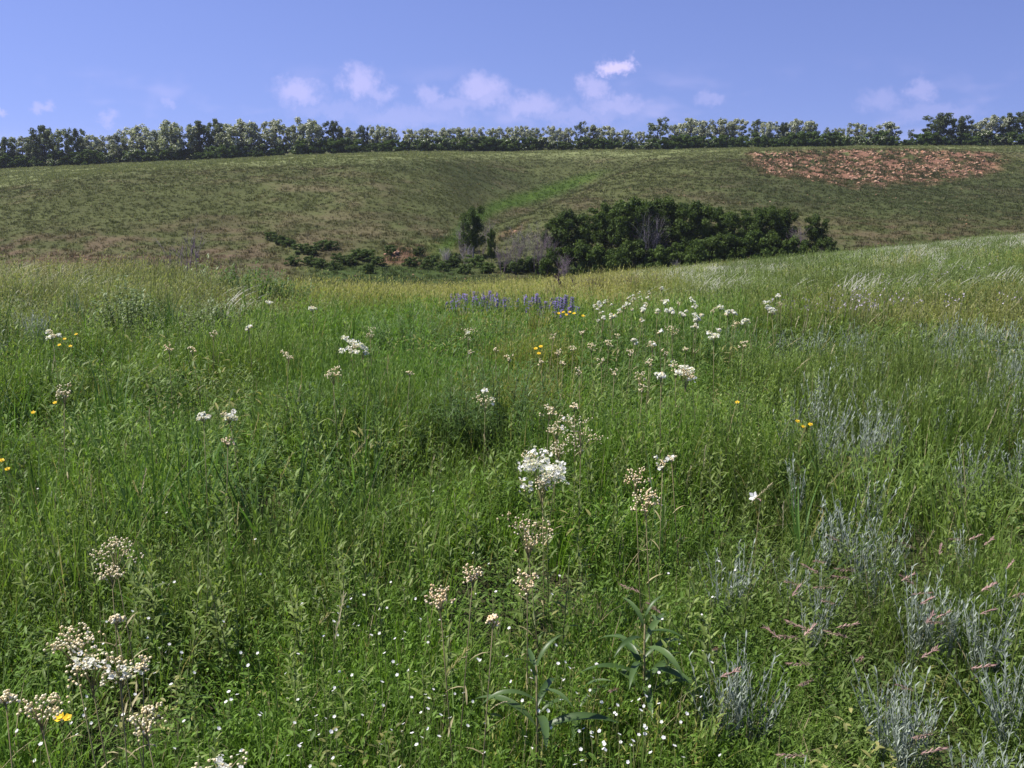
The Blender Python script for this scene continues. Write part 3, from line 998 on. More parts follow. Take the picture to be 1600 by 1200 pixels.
def tree_frame(h, w, low, limbs, wob=.03, top=.82, side=7, thick=.022):
    """trunk and limbs of a tree of height h, crown width w; returns mesh builder and the clump centres"""
    mb = MB()
    q = PR.uniform(0, 6.28)
    P = []
    for i in range(6):
        t = i / 5
        P.append((wob * h * math.sin(q + 3 * t) * t, wob * h * math.cos(q + 2.4 * t) * t, h * top * t - .03 * h * (i == 0)))
    tube(mb, P, [h * thick * (1.25 - .95 * i / 5) for i in range(6)], side, .4)
    cl = []
    for k in range(limbs):
        t = low + (top - low) * ((k + PR.random()) / limbs)
        j = min(4, int(t / top * 5)); f = t / top * 5 - j
        b = tuple(P[j][i] * (1 - f) + P[j + 1][i] * f for i in range(3))
        a = k * 2.4 + PR.uniform(-.5, .5)
        rel = (t - low) / (1 - low)
        rr = w * .5 * math.sqrt(max(.12, 1 - (rel * 1.25 - .45) ** 2)) * PR.uniform(.6, 1.05)
        e = (b[0] + math.cos(a) * rr, b[1] + math.sin(a) * rr, b[2] + h * PR.uniform(.04, .2) * (1.1 - .4 * rel))
        m = tuple((b[i] + e[i]) * .5 + (0, 0, h * .015)[i] for i in range(3))
        rb = h * thick * .42 * (1.2 - t)
        tube(mb, [b, m, e], [rb, rb * .65, rb * .25], 4, .5)
        cl.append(e); cl.append(tuple(m[i] * .45 + e[i] * .55 + PR.uniform(-.04, .04) * h for i in range(3)))
        if PR.random() < .6:
            cl.append((b[0] * .5 + m[0] * .5, b[1] * .5 + m[1] * .5, m[2] + h * .03))
    cl.append((P[-1][0], P[-1][1], h * .93)); cl.append((P[-1][0] + .03 * h, P[-1][1], h * .86))
    return mb, cl


def make_tree_kind(h, w, low, limbs, cr, per, lsize, leafm, bark, blossom=0, thick=.022, flat=1.25, wob=.03):
    mb, cl = tree_frame(h, w, low, limbs, wob, thick=thick)
    trunk = mb.mesh('trunk', [bark])
    P, N, T = crown_points([(c, cr * h * PR.uniform(.7, 1.25), flat) for c in cl], per)
    top = P[:, 2].max()
    sz = lsize * R.uniform(.6, 1.35, len(P))
    crown = leaves_mesh('crown', P, N, sz, T, leafm)
    bl = None
    if blossom:
        k = R.random(len(P)) < blossom * (.4 + .9 * (P[:, 2] / top))
        bl = leaves_mesh('blossom', P[k] + N[k] * lsize * .5 - np.array((0, 0, lsize * .3)), N[k], sz[k] * .85, R.random(k.sum()), M['blossom'])
    return trunk, crown, bl, top


def plant_tree(kind, name, label, cat, group, loc, height, width_scale=1.0, lean=0.0):
    trunk, crown, bl, top = kind
    s = height / top
    t = thing(name, label, cat, loc, PR.uniform(0, 6.28), group, (s * width_scale, s * width_scale, s))
    t.rotation_euler[0] = lean
    obj('trunk', trunk, t); obj('crown', crown, t)
    if bl: obj('blossom', bl, t)
    return t


ORD = ['first', 'second', 'third', 'fourth', 'fifth', 'sixth', 'seventh', 'eighth', 'ninth', 'tenth', 'eleventh', 'twelfth', 'thirteenth', 'fourteenth', 'fifteenth', 'sixteenth', 'seventeenth', 'eighteenth', 'nineteenth', 'twentieth', 'twenty-first', 'twenty-second', 'twenty-third', 'twenty-fourth']


def row_section(px):
    for lim, s in ((150, 'at the low tail of the hilltop row'), (422, 'in the tall stretch over the smooth hill'), (626, 'just before the first sky gap'),
                   (852, 'in the hedge past the first sky gap'), (1012, 'above the green gully'), (1108, 'before the second sky gap'),
                   (1282, 'over the red scarp start'), (1412, 'over the red scarp middle'), (1440, 'in the wide sky gap')):
        if px < lim: return s
    return 'past the wide gap'


def hilltop_row():
    pale = [make_tree_kind(8, PR.uniform(5.0, 6.6), .10, 26, .062, 62, .17, M['locust'], M['bark'], .95) for k in range(5)]
    green = [make_tree_kind(8, PR.uniform(4.6, 6.0), .08, 26, .062, 62, .17, M['locust'], M['bark'], .45) for k in range(4)]
    dark = [make_tree_kind(8, PR.uniform(3.4, 5.0), .06, 26, .060, 66, .17, M['locustdark'], M['bark'], .0) for k in range(4)]
    thin = [make_tree_kind(8, PR.uniform(3.0, 4.4), .25, 14, .06, 34, .19, M['locustdark'], M['palebark'], .1, .016) for k in range(3)]
    K = dict(p=pale, g=green, d=dark, t=thin)
    look = dict(p='pale blossoming tree', g='green leafy tree', d='dark dense tree', t='thin open tree')
    rows = [(-60, 205, 'g', 1), (-25, 210, 'd', 1), (8, 216, 'd', 1), (34, 214, 'g', 1), (52, 208, 't', 1), (70, 197, 'd', .8), (92, 203, 'g', .9), (121, 202, 'd', .75), (138, 212, 'p', .8), (160, 213, 'p', 1),
            (186, 211, 'g', 1), (218, 195, 'p', 1.1), (246, 205, 'g', .9), (276, 190, 'p', 1.15), (312, 190, 'd', .9), (340, 187, 'd', .75), (358, 196, 'g', .9), (378, 187, 'p', 1.05), (398, 195, 'g', .9),
            (433, 188, 'p', 1.0), (462, 197, 'g', .9), (484, 185, 'p', .95), (503, 197, 't', .9), (521, 190, 'd', .8), (545, 200, 'p', .9), (567, 197, 'd', .75), (590, 197, 'p', .9), (610, 200, 'p', .8),
            (643, 203, 'p', .9), (666, 202, 'g', 1), (692, 201, 'p', 1), (718, 201, 'g', 1), (743, 200, 'p', 1), (769, 200, 'p', 1), (794, 200, 'g', 1), (816, 198, 'p', 1), (838, 201, 'g', .85),
            (864, 199, 'p', .8), (885, 202, 'p', .9), (906, 190, 't', .7), (926, 197, 'g', 1), (951, 198, 'p', 1), (977, 204, 'g', .9), (1000, 207, 'p', .9),
            (1026, 185, 't', 1.25), (1052, 196, 'g', .9), (1078, 187, 'p', 1.15), (1097, 190, 'p', .8),
            (1124, 186, 'g', 1.0), (1146, 187, 'p', 1.05), (1180, 188, 't', 1), (1200, 192, 'p', .9), (1219, 193, 'd', .8), (1241, 188, 'p', 1), (1263, 190, 'g', .9),
            (1290, 200, 't', .9), (1308, 201, 'g', .8), (1335, 194, 'g', 1.1), (1357, 200, 'g', .9), (1385, 192, 'g', 1.2), (1421, 204, 't', .8),
            (1462, 178, 'd', 1.35), (1497, 182, 'd', 1.1), (1521, 195, 'g', .9), (1546, 182, 'p', 1.1), (1571, 178, 'd', .9), (1599, 174, 'd', 1.1), (1630, 178, 'g', 1), (1665, 182, 'd', 1)]
    cnt = {}
    for (px, top, kd, ws) in rows:
        Y = 238 + PR.uniform(-3, 4)
        rx, ry, rz = ray(px, 240)
        x = rx / ry * Y; z = zat(x, Y)
        h = max(3.0, zpy(px, top - 3, Y) - z)
        sec = row_section(px)
        cnt[(sec, kd)] = n = cnt.get((sec, kd), -1) + 1
        lab = '%s %s of the hilltop row %s' % (ORD[n], look[kd], sec.replace(' of the hilltop row', ''))
        plant_tree(PR.choice(K[kd]), 'hilltop_tree', lab, 'tree', 'trees of the hilltop row', (x, Y, z - .1), h, ws * 1.28)
    # second rank seen through the gaps of the first
    for px in range(-60, 1680, 21):
        p = px + PR.uniform(-9, 9)
        if 1405 < p < 1440 or 618 < p < 633 or 1100 < p < 1112: continue
        Y = 251 + PR.uniform(-3, 5)
        rx, ry, rz = ray(p, 240)
        x = rx / ry * Y; z = zat(x, Y)
        top = np.interp(p, [0, 150, 300, 600, 800, 1000, 1200, 1400, 1600], [221, 219, 206, 209, 209, 210, 206, 210, 196])
        h = max(2.5, zpy(p, top + PR.uniform(-2, 16), Y) - z)
        sec = row_section(p)
        lab = 'second rank hilltop tree ' + sec.replace(' of the hilltop row', '')
        plant_tree(PR.choice(green + thin + dark), 'hilltop_tree', lab, 'tree', 'second rank trees ' + sec, (x, Y, z - .1), h, 1.1)
    # undergrowth shrubs along the foot of the row
    sh = [make_tree_kind(2.4, 3.4, .05, 12, .15, 60, .17, M['shrub'], M['bark'], .0 if k else .18, .02, .8) for k in range(4)]
    for px in range(-60, 1680, 14):
        p = px + PR.uniform(-7, 7)
        Y = 233.5 + PR.uniform(-1.5, 2)
        rx, ry, rz = ray(p, 240)
        x = rx / ry * Y; z = zat(x, Y)
        sec = row_section(p)
        lab = 'low shrub under hilltop row ' + sec.replace(' of the hilltop row', '')
        s = PR.uniform(.7, 1.5) * (.6 if 1405 < p < 1440 else 1)
        plant_tree(PR.choice(sh), 'hilltop_shrub', lab, 'shrub', 'shrubs under the row ' + sec, (x, Y, z - .1), 2.5 * s, 1.15)


def bare_shrub_mesh(h, stems, spread, thick, mat, twigs=7, levels=2):
    mb = MB()

    def br(p, d, l, r, lev):
        e = tuple(p[i] + d[i] * l for i in range(3))
        m = tuple((p[i] + e[i]) / 2 + PR.uniform(-.06, .06) * l for i in range(3))
        tube(mb, [p, m, e], [r, r * .75, r * .4], 4 if lev else 3, PR.random())
        if lev > 0:
            for k in range(twigs):
                t = PR.uniform(.3, 1)
                q = tuple(p[i] + (e[i] - p[i]) * t for i in range(3))
                nd_ = nrm((d[0] + PR.uniform(-.75, .75), d[1] + PR.uniform(-.75, .75), d[2] + PR.uniform(-.25, .5)))
                br(q, nd_, l * PR.uniform(.3, .55), r * .45, lev - 1)
    for s in range(stems):
        a = PR.uniform(0, 6.28)
        d = nrm((math.cos(a) * spread * PR.random(), math.sin(a) * spread * PR.random(), 1))
        br((math.cos(a) * .04 * h, math.sin(a) * .04 * h, -.02 * h), d, h * PR.uniform(.6, .8), thick * PR.uniform(.7, 1.2), levels)
    return mb.mesh('branches', [mat])


def valley_thicket():
    big = [make_tree_kind(6.2, PR.uniform(3.6, 4.8), .10, 24, .085, 150, .11, M['oak'], M['bark'], 0, .02, .85) for k in range(5)]
    low = [make_tree_kind(3.0, PR.uniform(3.0, 4.0), .05, 14, .16, 130, .115, M['oak'], M['bark'], 0, .018, .8) for k in range(3)]
    shr = [make_tree_kind(2.0, PR.uniform(2.4, 3.0), .04, 12, .17, 90, .10, M['shrub'], M['bark'], 0, .018, .8) for k in range(3)]
    trees = [(739, 318, 101, .62, 'lone dark tree at the gully mouth with pale trunk'), (768, 354, 97, .36, 'narrow small tree below the gully mouth'),
             (868, 338, 93, .75, ''), (889, 324, 91, 1.0, ''), (920, 341, 95, .8, ''), (945, 319, 96, 1.0, ''), (966, 308, 94, .9, ''), (990, 305, 92, 1.0, ''), (1018, 311, 95, .95, ''),
             (1043, 305, 93, 1.0, ''), (1067, 314, 96, .9, ''), (1088, 311, 92, .95, ''), (1120, 320, 94, .9, ''), (1146, 329, 92, .85, ''), (1182, 322, 95, .9, ''), (1203, 319, 93, .8, ''),
             (1226, 322, 94, .85, ''), (1273, 331, 93, .78, ''), (1165, 340, 96, .8, '')]
    n = 0
    for (px, top, Y, ws, lab) in trees:
        rx, ry, rz = ray(px, 370)
        x = rx / ry * Y; z = zat(x, Y)
        h = zpy(px, top, Y) - z
        if not lab:
            lab = '%s dark green tree of the valley thicket counting from the gully mouth' % ORD[n]; n += 1
        kd = PR.choice(big)
        if px == 739: kd = make_tree_kind(6.2, 4.4, .16, 20, .10, 150, .12, M['oak'], M['palebark'], 0, .02, .85)
        plant_tree(kd, 'valley_tree', lab, 'tree', 'trees of the valley thicket', (x, Y, z - .1), h, ws * h / 6.2 / (h / 6.2) * min(1.0, 6.4 / h) * 1.05)
    lows = [(905, 372, 88), (935, 378, 87), (1000, 372, 87), (1030, 380, 86), (1062, 378, 87), (1110, 366, 87), (1140, 362, 87), (1172, 358, 88), (1210, 362, 88), (1240, 366, 89), (1292, 368, 90), (965, 385, 86), (1085, 372, 86), (860, 384, 89)]
    for i, (px, top, Y) in enumerate(lows):
        rx, ry, rz = ray(px, 390)
        x = rx / ry * Y; z = zat(x, Y); h = max(1.2, zpy(px, top, Y) - z)
        plant_tree(PR.choice(low), 'valley_bush', '%s low bush along the near edge of the thicket, from the gully mouth' % ORD[sum(1 for q in lows if q[0] < px)], 'bush', 'bushes along the thicket edge', (x, Y, z - .1), h, .85)
    sm = [(440, 398, 104, .8), (470, 402, 100, .9), (505, 396, 101, 1.0), (530, 408, 97, .8), (560, 404, 98, 1.), (590, 412, 96, .8), (610, 406, 99, .7), (655, 402, 100, .6), (675, 410, 97, .8), (705, 412, 96, .9),
          (745, 398, 96, .9), (760, 410, 92, .9), (790, 408, 92, 1.0), (730, 372, 104, .7), (712, 395, 99, .7), (815, 405, 91, 1.0), (840, 400, 91, 1.0), (575, 424, 92, .6), (500, 420, 95, .8), (455, 420, 96, .8), (725, 418, 92, .7)]
    sm += [(425, 400, 106, .8), (452, 398, 103, .9), (487, 404, 99, .9), (518, 402, 101, .9), (545, 412, 96, .9), (575, 410, 97.5, .9), (485, 415, 96, .9), (520, 424, 94, .8), (640, 414, 96, .8), (665, 420, 95, .8), (690, 420, 94, .8)]
    smx = sorted(q[0] for q in sm)
    for (px, top, Y, ws) in sm:
        rx, ry, rz = ray(px, 400)
        x = rx / ry * Y; z = zat(x, Y); h = min(3.2, max(.9, zpy(px, top, Y) - z))
        k = smx.index(px)
        lab = ('%s green shrub on the valley floor under the red bank' % ORD[k]) if k < 21 else ('%s green shrub at the gully mouth beside the thicket' % ORD[k - 21])
        plant_tree(PR.choice(shr), 'valley_shrub', lab, 'shrub', 'green shrubs in the valley', (x, Y, z - .05), h * 1.1, ws * 1.55)
    bare = [(818, 342, 92, 'tall bare grey tree in front of the thicket edge', 'palebark'), (838, 346, 90, 'bare grey shrub leaning against the first dark trees', 'twig'), (803, 366, 91, 'bushy bare grey shrub at the open edge of the thicket', 'twig'),
            (852, 360, 89, 'bare grey shrub right beside the first dark tree', 'twig'), (880, 392, 86, 'dead purple grey shrub in front of the thicket', 'twig'), (698, 386, 96, 'pale bare shrub below the red bank', 'palebark'),
            (727, 378, 97, 'bare grey shrub under the gully mouth tree', 'palebark'), (722, 335, 102, 'bare twiggy shrub leaning on the gully mouth tree', 'twig'), (752, 338, 103, 'bare twiggy shrub behind the gully mouth tree', 'twig'), (1012, 326, 90.5, 'bare whitish dead tree inside the dark thicket', 'palebark'),
            (1246, 348, 91, 'bare purple grey shrub between the last dark trees', 'twig'), (1060, 402, 85, 'small pale bare shrub at the thicket foot', 'palebark'), (1286, 380, 90, 'small bare shrub at the last end of the thicket', 'twig'), (785, 380, 91, 'low bare shrub near the gully mouth', 'twig')]
    for (px, top, Y, lab, mt) in bare:
        rx, ry, rz = ray(px, 395)
        x = rx / ry * Y; z = zat(x, Y); h = max(1, zpy(px, top, Y) - z)
        lab = lab.replace(' right beside', ' close beside')
        t = thing('bare_shrub', lab, 'shrub', (x, Y, z - .05), 0, 'bare shrubs in the valley')
        obj('branches', bare_shrub_mesh(h * .95, 8, .42, .018, M[mt], 8, 2), t)


hilltop_row()
valley_thicket()


def earth_clods():
    kinds = []
    for k in range(5):
        mb = MB(); mb.smooth = False
        vs = [(math.cos(a) * r * PR.uniform(.7, 1.2), math.sin(a) * r * PR.uniform(.7, 1.2), zz + PR.uniform(-.08, .08)) for (r, zz, m) in ((.5, -.1, 7), (.45, .22, 7), (.2, .42, 7)) for a in [i * 6.283 / m for i in range(m)]]
        fs = [(a, (a + 1) % 7, 7 + (a + 1) % 7, 7 + a) for a in range(7)] + [(7 + a, 7 + (a + 1) % 7, 14 + (a + 1) % 7, 14 + a) for a in range(7)] + [tuple(range(14, 21))]
        mb.add(vs, fs, PR.random())
        kinds.append(mb.mesh('earth_clod', [M['clod']]))
    src = make_source('earth_clods', kinds)
    x, y = fan(84, 214, 3.0, .62, 0); z = zfun(x, y); px, py = project(x, y, z)
    w = np.maximum(red_zone(px, py), red_bank(px, py) * .25) * (.08 + .45 * sstep(.45, .6, fbm(x / 3, y / 3, 99)))
    w = np.maximum(w, .010 * sstep(370, 300, py) * sstep(850, 1050, px)) ; w = np.maximum(w, .006)
    k = R.random(len(x)) < w
    x, y, z = x[k], y[k], z[k]; n = len(x)
    inside = np.maximum(red_zone(px[k], py[k]), red_bank(px[k], py[k]))
    s = R.uniform(.2, .65, n) * (.35 + .65 * inside)
    c = np.empty((n, 3)); c[...] = (.40, .205, .12)
    c = lerp(c, np.array((.52, .36, .25)), R.random(n) * .8)
    stuff('earth_clods', 'lumps of bare orange earth on the far scarp', src, np.stack([x, y, z], 1), rots(n, .2), scl3(s, s * .8), R.integers(0, 5, n), c)


M['clod'] = leafmat('red_earth', (.8, .8, .8), (1.15, 1.15, 1.15), 0, .95, .05, True, .3)
earth_clods()

# ------------------------------------------------------------------ where things stand, in words
ANCH = [(848, 722, 'around the largest white bloom'), (1020, 1000, 'around the broad-leaved dark plant'), (160, 1040, 'around the cream buds over the corner'), (180, 860, 'beside the tall bud spray'),
        (740, 900, 'around the paired bud sprays'), (600, 1100, 'in the open turf of the lower edge'), (420, 1050, 'between bud sprays and open turf'), (900, 1150, 'below the broad-leaved dark plant'),
        (1140, 1050, 'by the near silver clump'), (1420, 1090, 'by the silver clump of the lower corner'), (1380, 880, 'among the pink grass heads'), (1180, 790, 'near the single pink and white flower'),
        (555, 540, 'behind the twin-headed white bloom'), (760, 620, 'in front of the dark feathery bush'), (338, 650, 'around the pair of small white blooms'), (80, 520, 'below the lone white bloom of the meadow edge'),
        (1070, 580, 'by the white blooms before the far cluster'), (1110, 490, 'in the far cluster of white blooms'), (1250, 640, 'by the small yellow flowers'), (1500, 560, 'in the silvery stretch of the slope'),
        (540, 900, 'in the dense herb patch of the middle'), (60, 820, 'in the dense herb patch of the meadow edge'), (420, 790, 'in the tall arching grass'), (900, 540, 'in the cream speckled band'), (1430, 450, 'on the feather grass slope'),
        (200, 430, 'on the pale grass crest'), (800, 470, 'in the purple band'), (990, 735, 'by the scattered tan buds'), (280, 960, 'between two bud sprays')]


def where(px, py):
    return min(ANCH, key=lambda a: ((a[0] - px) / 1.2) ** 2 + (a[1] - py) ** 2)[2]


# ------------------------------------------------------------------ leafy herbs
def herb_weight(px, py):
    w = .30 + 0 * px
    for (cx, cy, sx, sy, k) in ((90, 830, 170, 110, 1.0), (560, 930, 190, 130, 1.0), (560, 650, 220, 90, .7), (1000, 700, 240, 130, .85), (850, 880, 160, 110, .8), (300, 900, 150, 90, .8),
                                (1150, 620, 130, 90, .75), (750, 560, 300, 40, .5), (230, 500, 120, 40, .5), (430, 720, 140, 60, .35)):
        w = np.maximum(w, k * np.exp(-((px - cx) / sx) ** 2 - ((py - cy) / sy) ** 2))
    w = w * (1 - .70 * sstep(1180, 1350, px)) * (1 - .6 * sstep(1040, 1120, py))
    return w


def leafy_herbs():
    specs = [(.40, 13, .043, .0090), (.34, 12, .039, .0085), (.46, 15, .044, .0088), (.30, 11, .036, .0085), (.36, 12, .047, .0105)]
    M['stem_i'] = leafmat('herb_stem_mass', (1, 1, 1), (1.2, 1.2, 1.2), 0, .5, .2, True, .2)
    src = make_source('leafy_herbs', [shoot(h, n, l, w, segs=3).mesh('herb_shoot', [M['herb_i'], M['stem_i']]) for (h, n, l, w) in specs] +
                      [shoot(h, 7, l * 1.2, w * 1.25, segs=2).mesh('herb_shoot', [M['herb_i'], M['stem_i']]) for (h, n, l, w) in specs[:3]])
    X, Y, Z, PXs, PYs = [], [], [], [], []
    for (y0, y1, d) in ((1.0, 4.5, 95), (4.5, 9, 56), (9, 17, 22), (17, 26, 7)):
        x, y = fan(y0, y1, d)
        z = zfun(x, y); px, py = project(x, y, z + .34)
        a = fbm(x / .55, y / .55, 111)
        k = R.random(len(x)) < herb_weight(px, py) * (.35 + 1.0 * sstep(.40, .60, a))
        X.append(x[k]); Y.append(y[k]); Z.append(z[k]); PXs.append(px[k]); PYs.append(py[k])
    x, y, z, px, py = map(np.concatenate, (X, Y, Z, PXs, PYs))
    n = len(x)
    sc = R.uniform(.75, 1.2, n) * (1 - .25 * sstep(900, 1050, py))
    inside = (px > 10) & (px < 1590) & (py > 560) & (py < 1170)
    order = np.argsort(np.where(inside, y, 1e3) - R.random(n) * .6)
    ind = order[:300]
    rest = np.ones(n, bool); rest[ind] = False
    # individuals: the shoots that show largest
    stems, fol, plans = [], [], []
    leafs = []
    for k in range(4):
        mb = MB(); leaf(mb, (0, 0, 0), 0, .55, .045, .0098 * PR.uniform(.85, 1.2), PR.uniform(.3, .9), k / 3, 0, 5); leafs.append(mb.mesh('leaf', [M['herb']]))
    for (h, nn, l, w) in specs:
        mb = shoot(h, nn, l, w, segs=4)
        # split stem and leaves into separate meshes
        st, fo = MB(), MB()
        used = {}
        for tgt, mi in ((fo, 0), (st, 1)):
            rem = {}
            for f, m_ in zip(mb.f, mb.m):
                if m_ != mi: continue
                nf = []
                for v in f:
                    if v not in rem:
                        rem[v] = len(tgt.v); tgt.v.append(mb.v[v]); tgt.r.append(mb.r[v])
                    nf.append(rem[v])
                tgt.f.append(tuple(nf)); tgt.m.append(0)
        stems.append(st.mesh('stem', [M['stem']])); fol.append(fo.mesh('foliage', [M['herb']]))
        plans.append((h, nn))
    ns = 0
    for rank, i in enumerate(ind):
        wh = where(px[i], py[i])
        t = thing('herb_shoot', 'upright leafy green herb shoot ' + wh, 'plant', (x[i], y[i], z[i] - .01), R.uniform(0, 6.28), 'leafy herb shoots ' + wh, float(sc[i]))
        t.rotation_euler[0] = R.normal(0, .08); t.rotation_euler[1] = R.normal(0, .08)
        v = int(R.integers(0, len(specs)))
        h, nn = plans[v]
        obj('stem', stems[v], t)
        if rank < 64:
            q0 = PR.uniform(0, 6.28)
            for j in range(nn):
                tt = .2 + .8 * (j + .5) / nn
                for k in (0, 1):
                    lo = obj('leaf', leafs[min(3, int(tt * 4 * PR.uniform(.6, 1)))], t, (0, 0, h * tt))
                    up = -(.15 + (tt > .85) * .5 + PR.uniform(-.25, .25))
                    lo.rotation_euler = (PR.uniform(-.3, .3), up, q0 + j * 1.75 + k * math.pi + PR.uniform(-.35, .35))
                    s = (.62 + .5 * math.sin(math.pi * min(1, tt * .95))) * PR.uniform(.8, 1.15) * (.8 if tt > .85 else 1)
                    lo.scale = (s, s, s)
        else:
            f = obj('foliage', fol[v], t); f['kind'] = 'stuff'
    # the rest as one mass
    x, y, z, px, py, sc = x[rest], y[rest], z[rest], px[rest], py[rest], sc[rest]
    n = len(x)
    c = np.empty((n, 3)); c[...] = (.135, .205, .048)
    c = lerp(c, np.array((.21, .275, .095)), R.random(n)) * R.uniform(.8, 1.2, (n, 1))
    idx = np.where(y < 7, R.integers(0, 5, n), R.integers(5, 8, n))
    stuff('leafy_herbs', 'mass of leafy green herb shoots through the meadow', src, np.stack([x, y, z], 1), rots(n, .1), scl3(sc), idx, c)


leafy_herbs()


# ------------------------------------------------------------------ silver wormwood
def silver_wormwood():
    kinds = [wormwood(.34, 9).mesh('wormwood_kind', [M['wormwood_i']]) for k in range(4)] + [wormwood(.36, 9, 2, .006, .03, 9).mesh('wormwood_kind', [M['wormwood_i']]) for k in range(3)]
    src = make_source('wormwood', kinds)
    solo = []
    for k in range(4):
        mb = wormwood(.36, 13, 3, .0042, .024, 20)
        solo.append(mb.mesh('foliage', [M['wormwood']]))
    P = []
    x, y = fan(1.1, 14, 40); z = zfun(x, y); px, py = project(x, y, z + .3)
    a = fbm(x / .8, y / .8, 121)
    w = .85 * sstep(1080, 1450, px) * sstep(480, 540, py) + .5 * np.exp(-((px - 1330) / 90) ** 2 - ((py - 830) / 120) ** 2) + .30 * np.exp(-((px - 40) / 70) ** 2 - ((py - 500) / 25) ** 2)
    w *= (.16 + 1.2 * sstep(.44, .62, a)) * (1 - .65 * sstep(850, 1000, py))
    k = (R.random(len(x)) < w)
    x, y, z, px, py = x[k], y[k], z[k], px[k], py[k]
    # chosen clumps
    picks = [(1125, 1040, .30), (1160, 1020, .32), (1190, 1050, .28), (1150, 1075, .24), (1390, 1060, .30), (1425, 1070, .32), (1450, 1090, .26), (1410, 1110, .24), (1130, 880, .30), (1165, 860, .3),
             (1300, 790, .34), (1330, 770, .36), (1350, 810, .34), (1375, 840, .32), (1460, 925, .3), (1490, 940, .3), (1560, 960, .3), (1590, 1030, .3), (1240, 880, .28), (1520, 830, .3), (1585, 900, .3),
             (1440, 600, .36), (1470, 630, .36), (1520, 600, .36), (1560, 570, .38), (1590, 610, .36), (1400, 660, .34), (1350, 560, .36), (1540, 680, .34), (40, 492, .4), (52, 500, .38), (1265, 940, .26), (1290, 905, .28)]
    inst = [at(a_, b_, h_) + (a_, b_, h_) for a_, b_, h_ in picks]
    vis = np.argsort(np.where((px > 0) & (px < 1600) & (py < 1190), y, 1e3))[:70]
    for i in vis:
        inst.append((x[i], y[i], z[i], px[i], py[i], float(R.uniform(.24, .38))))
    keep = np.ones(len(x), bool); keep[vis] = False
    for (X, Yy, Zz, a_, b_, h_) in inst:
        wh = where(a_, b_)
        t = thing('wormwood_plant', 'silvery grey wormwood clump ' + wh, 'plant', (X, Yy, Zz - .01), PR.uniform(0, 6.28), 'silver wormwood clumps ' + wh, h_ / .36)
        f = obj('foliage', PR.choice(solo), t); f['kind'] = 'stuff'
    x, y, z = x[keep], y[keep], z[keep]; n = len(x)
    c = np.empty((n, 3)); c[...] = (.25, .295, .235)
    c = c * R.uniform(.8, 1.15, (n, 1))
    if n:
        stuff('wormwood', 'mass of silvery grey wormwood on the slope', src, np.stack([x, y, z], 1), rots(n, .15), scl3(R.uniform(.7, 1.15, n)), np.where(y < 6, R.integers(0, 4, n), R.integers(4, 7, n)), c)


silver_wormwood()


# ------------------------------------------------------------------ dropwort and other flowers
def dropwort(px, py, wpx, kind, label, group=None, h=None, tan=False):
    h = h or PR.uniform(.56, .68)
    if py > 1000: h = min(h, .56)
    X, Y, Z = at(px, py, h)
    dist = math.sqrt(X * X + Y * Y + (EYE - Z - h) ** 2)
    w = max(.03, wpx * dist / F) * (1 if dist < 6 else .85)
    rad = w * .5
    hgt = rad * (1.75 if dist > 5 else 1.35)
    nfl = int(min(560, 14 + wpx * (6.5 if kind == 'F' else 1.5)))
    t = thing('dropwort_plant', label, 'flower', (X, Y, Z - .02), PR.uniform(0, 6.28), group)
    st, fl, bu = MB(), MB(), MB()
    lx, ly = PR.uniform(-.03, .03), PR.uniform(-.03, .03)
    hs = h - hgt * .7
    tube(st, [(lx * 2, ly * 2, 0), (lx, ly, hs * .5), (0, 0, hs)], [.0017, .0015, .0012], 5, PR.random())
    fine = dist < 4
    nb = 5 + int(min(9, wpx / 9))
    for b in range(nb):
        a = b * 2.399 + PR.uniform(-.4, .4); rr = rad * math.sqrt((b + .4) / nb) * PR.uniform(.8, 1.1)
        top = (math.cos(a) * rr, math.sin(a) * rr, hs + hgt * PR.uniform(.15, 1.0))
        z0 = hs - hgt * PR.uniform(0, .5)
        tube(st, [(0, 0, z0), (top[0] * .55, top[1] * .55, z0 + (top[2] - z0) * .75), top], [.0014, .0011, .0007], 3, PR.random())
        open_ = {'F': PR.random() < .85, 'M': PR.random() < .42, 'B': False}[kind]
        m = max(3, int(nfl / nb * PR.uniform(.6, 1.4)))
        cr = rad * (.36 if kind == 'F' else .40) * PR.uniform(.8, 1.2)
        for k in range(m):
            q = PR.uniform(0, 6.28); u = math.sqrt(PR.random())
            c = (top[0] + math.cos(q) * cr * u, top[1] + math.sin(q) * cr * u, top[2] + PR.uniform(-.6, .6) * cr + .3 * cr * (1 - u))
            if open_ and PR.random() < .86:
                floret(fl, c, (PR.uniform(-.8, .8), PR.uniform(-.8, .8), PR.uniform(.3, 1)), PR.uniform(.0052, .0080) * (1 if dist < 6 else 1.15), 6, PR.random(), 0, .3, .36)
                if fine: bead(bu, (c[0], c[1], c[2] + .002), .0014, .9)
            else:
                bead(bu, c, PR.uniform(.0023, .0035) * (1 if dist < 4 else 1.35), PR.random(), 0, fine)
                if k % 3 == 0:
                    tube(st, [top, c], [.0006, .0004], 3, .5)
    for k in range(3):      # few narrow stem leaves
        leaf(st, (lx * (1 - k * .3), ly * (1 - k * .3), hs * (.25 + .2 * k)), PR.uniform(0, 6.28), .7, .06, .006, .8, .9, 0, 3)
    obj('stem', st.mesh('stem', [M['redstem']]), t)
    if fl.f:
        f = obj('open_flowers', fl.mesh('open_flowers', [M['petal']]), t); f['kind'] = 'stuff'
    if bu.f:
        f = obj('flower_buds', bu.mesh('flower_buds', [M['tanbud'] if tan else M['bud']]), t); f['kind'] = 'stuff'


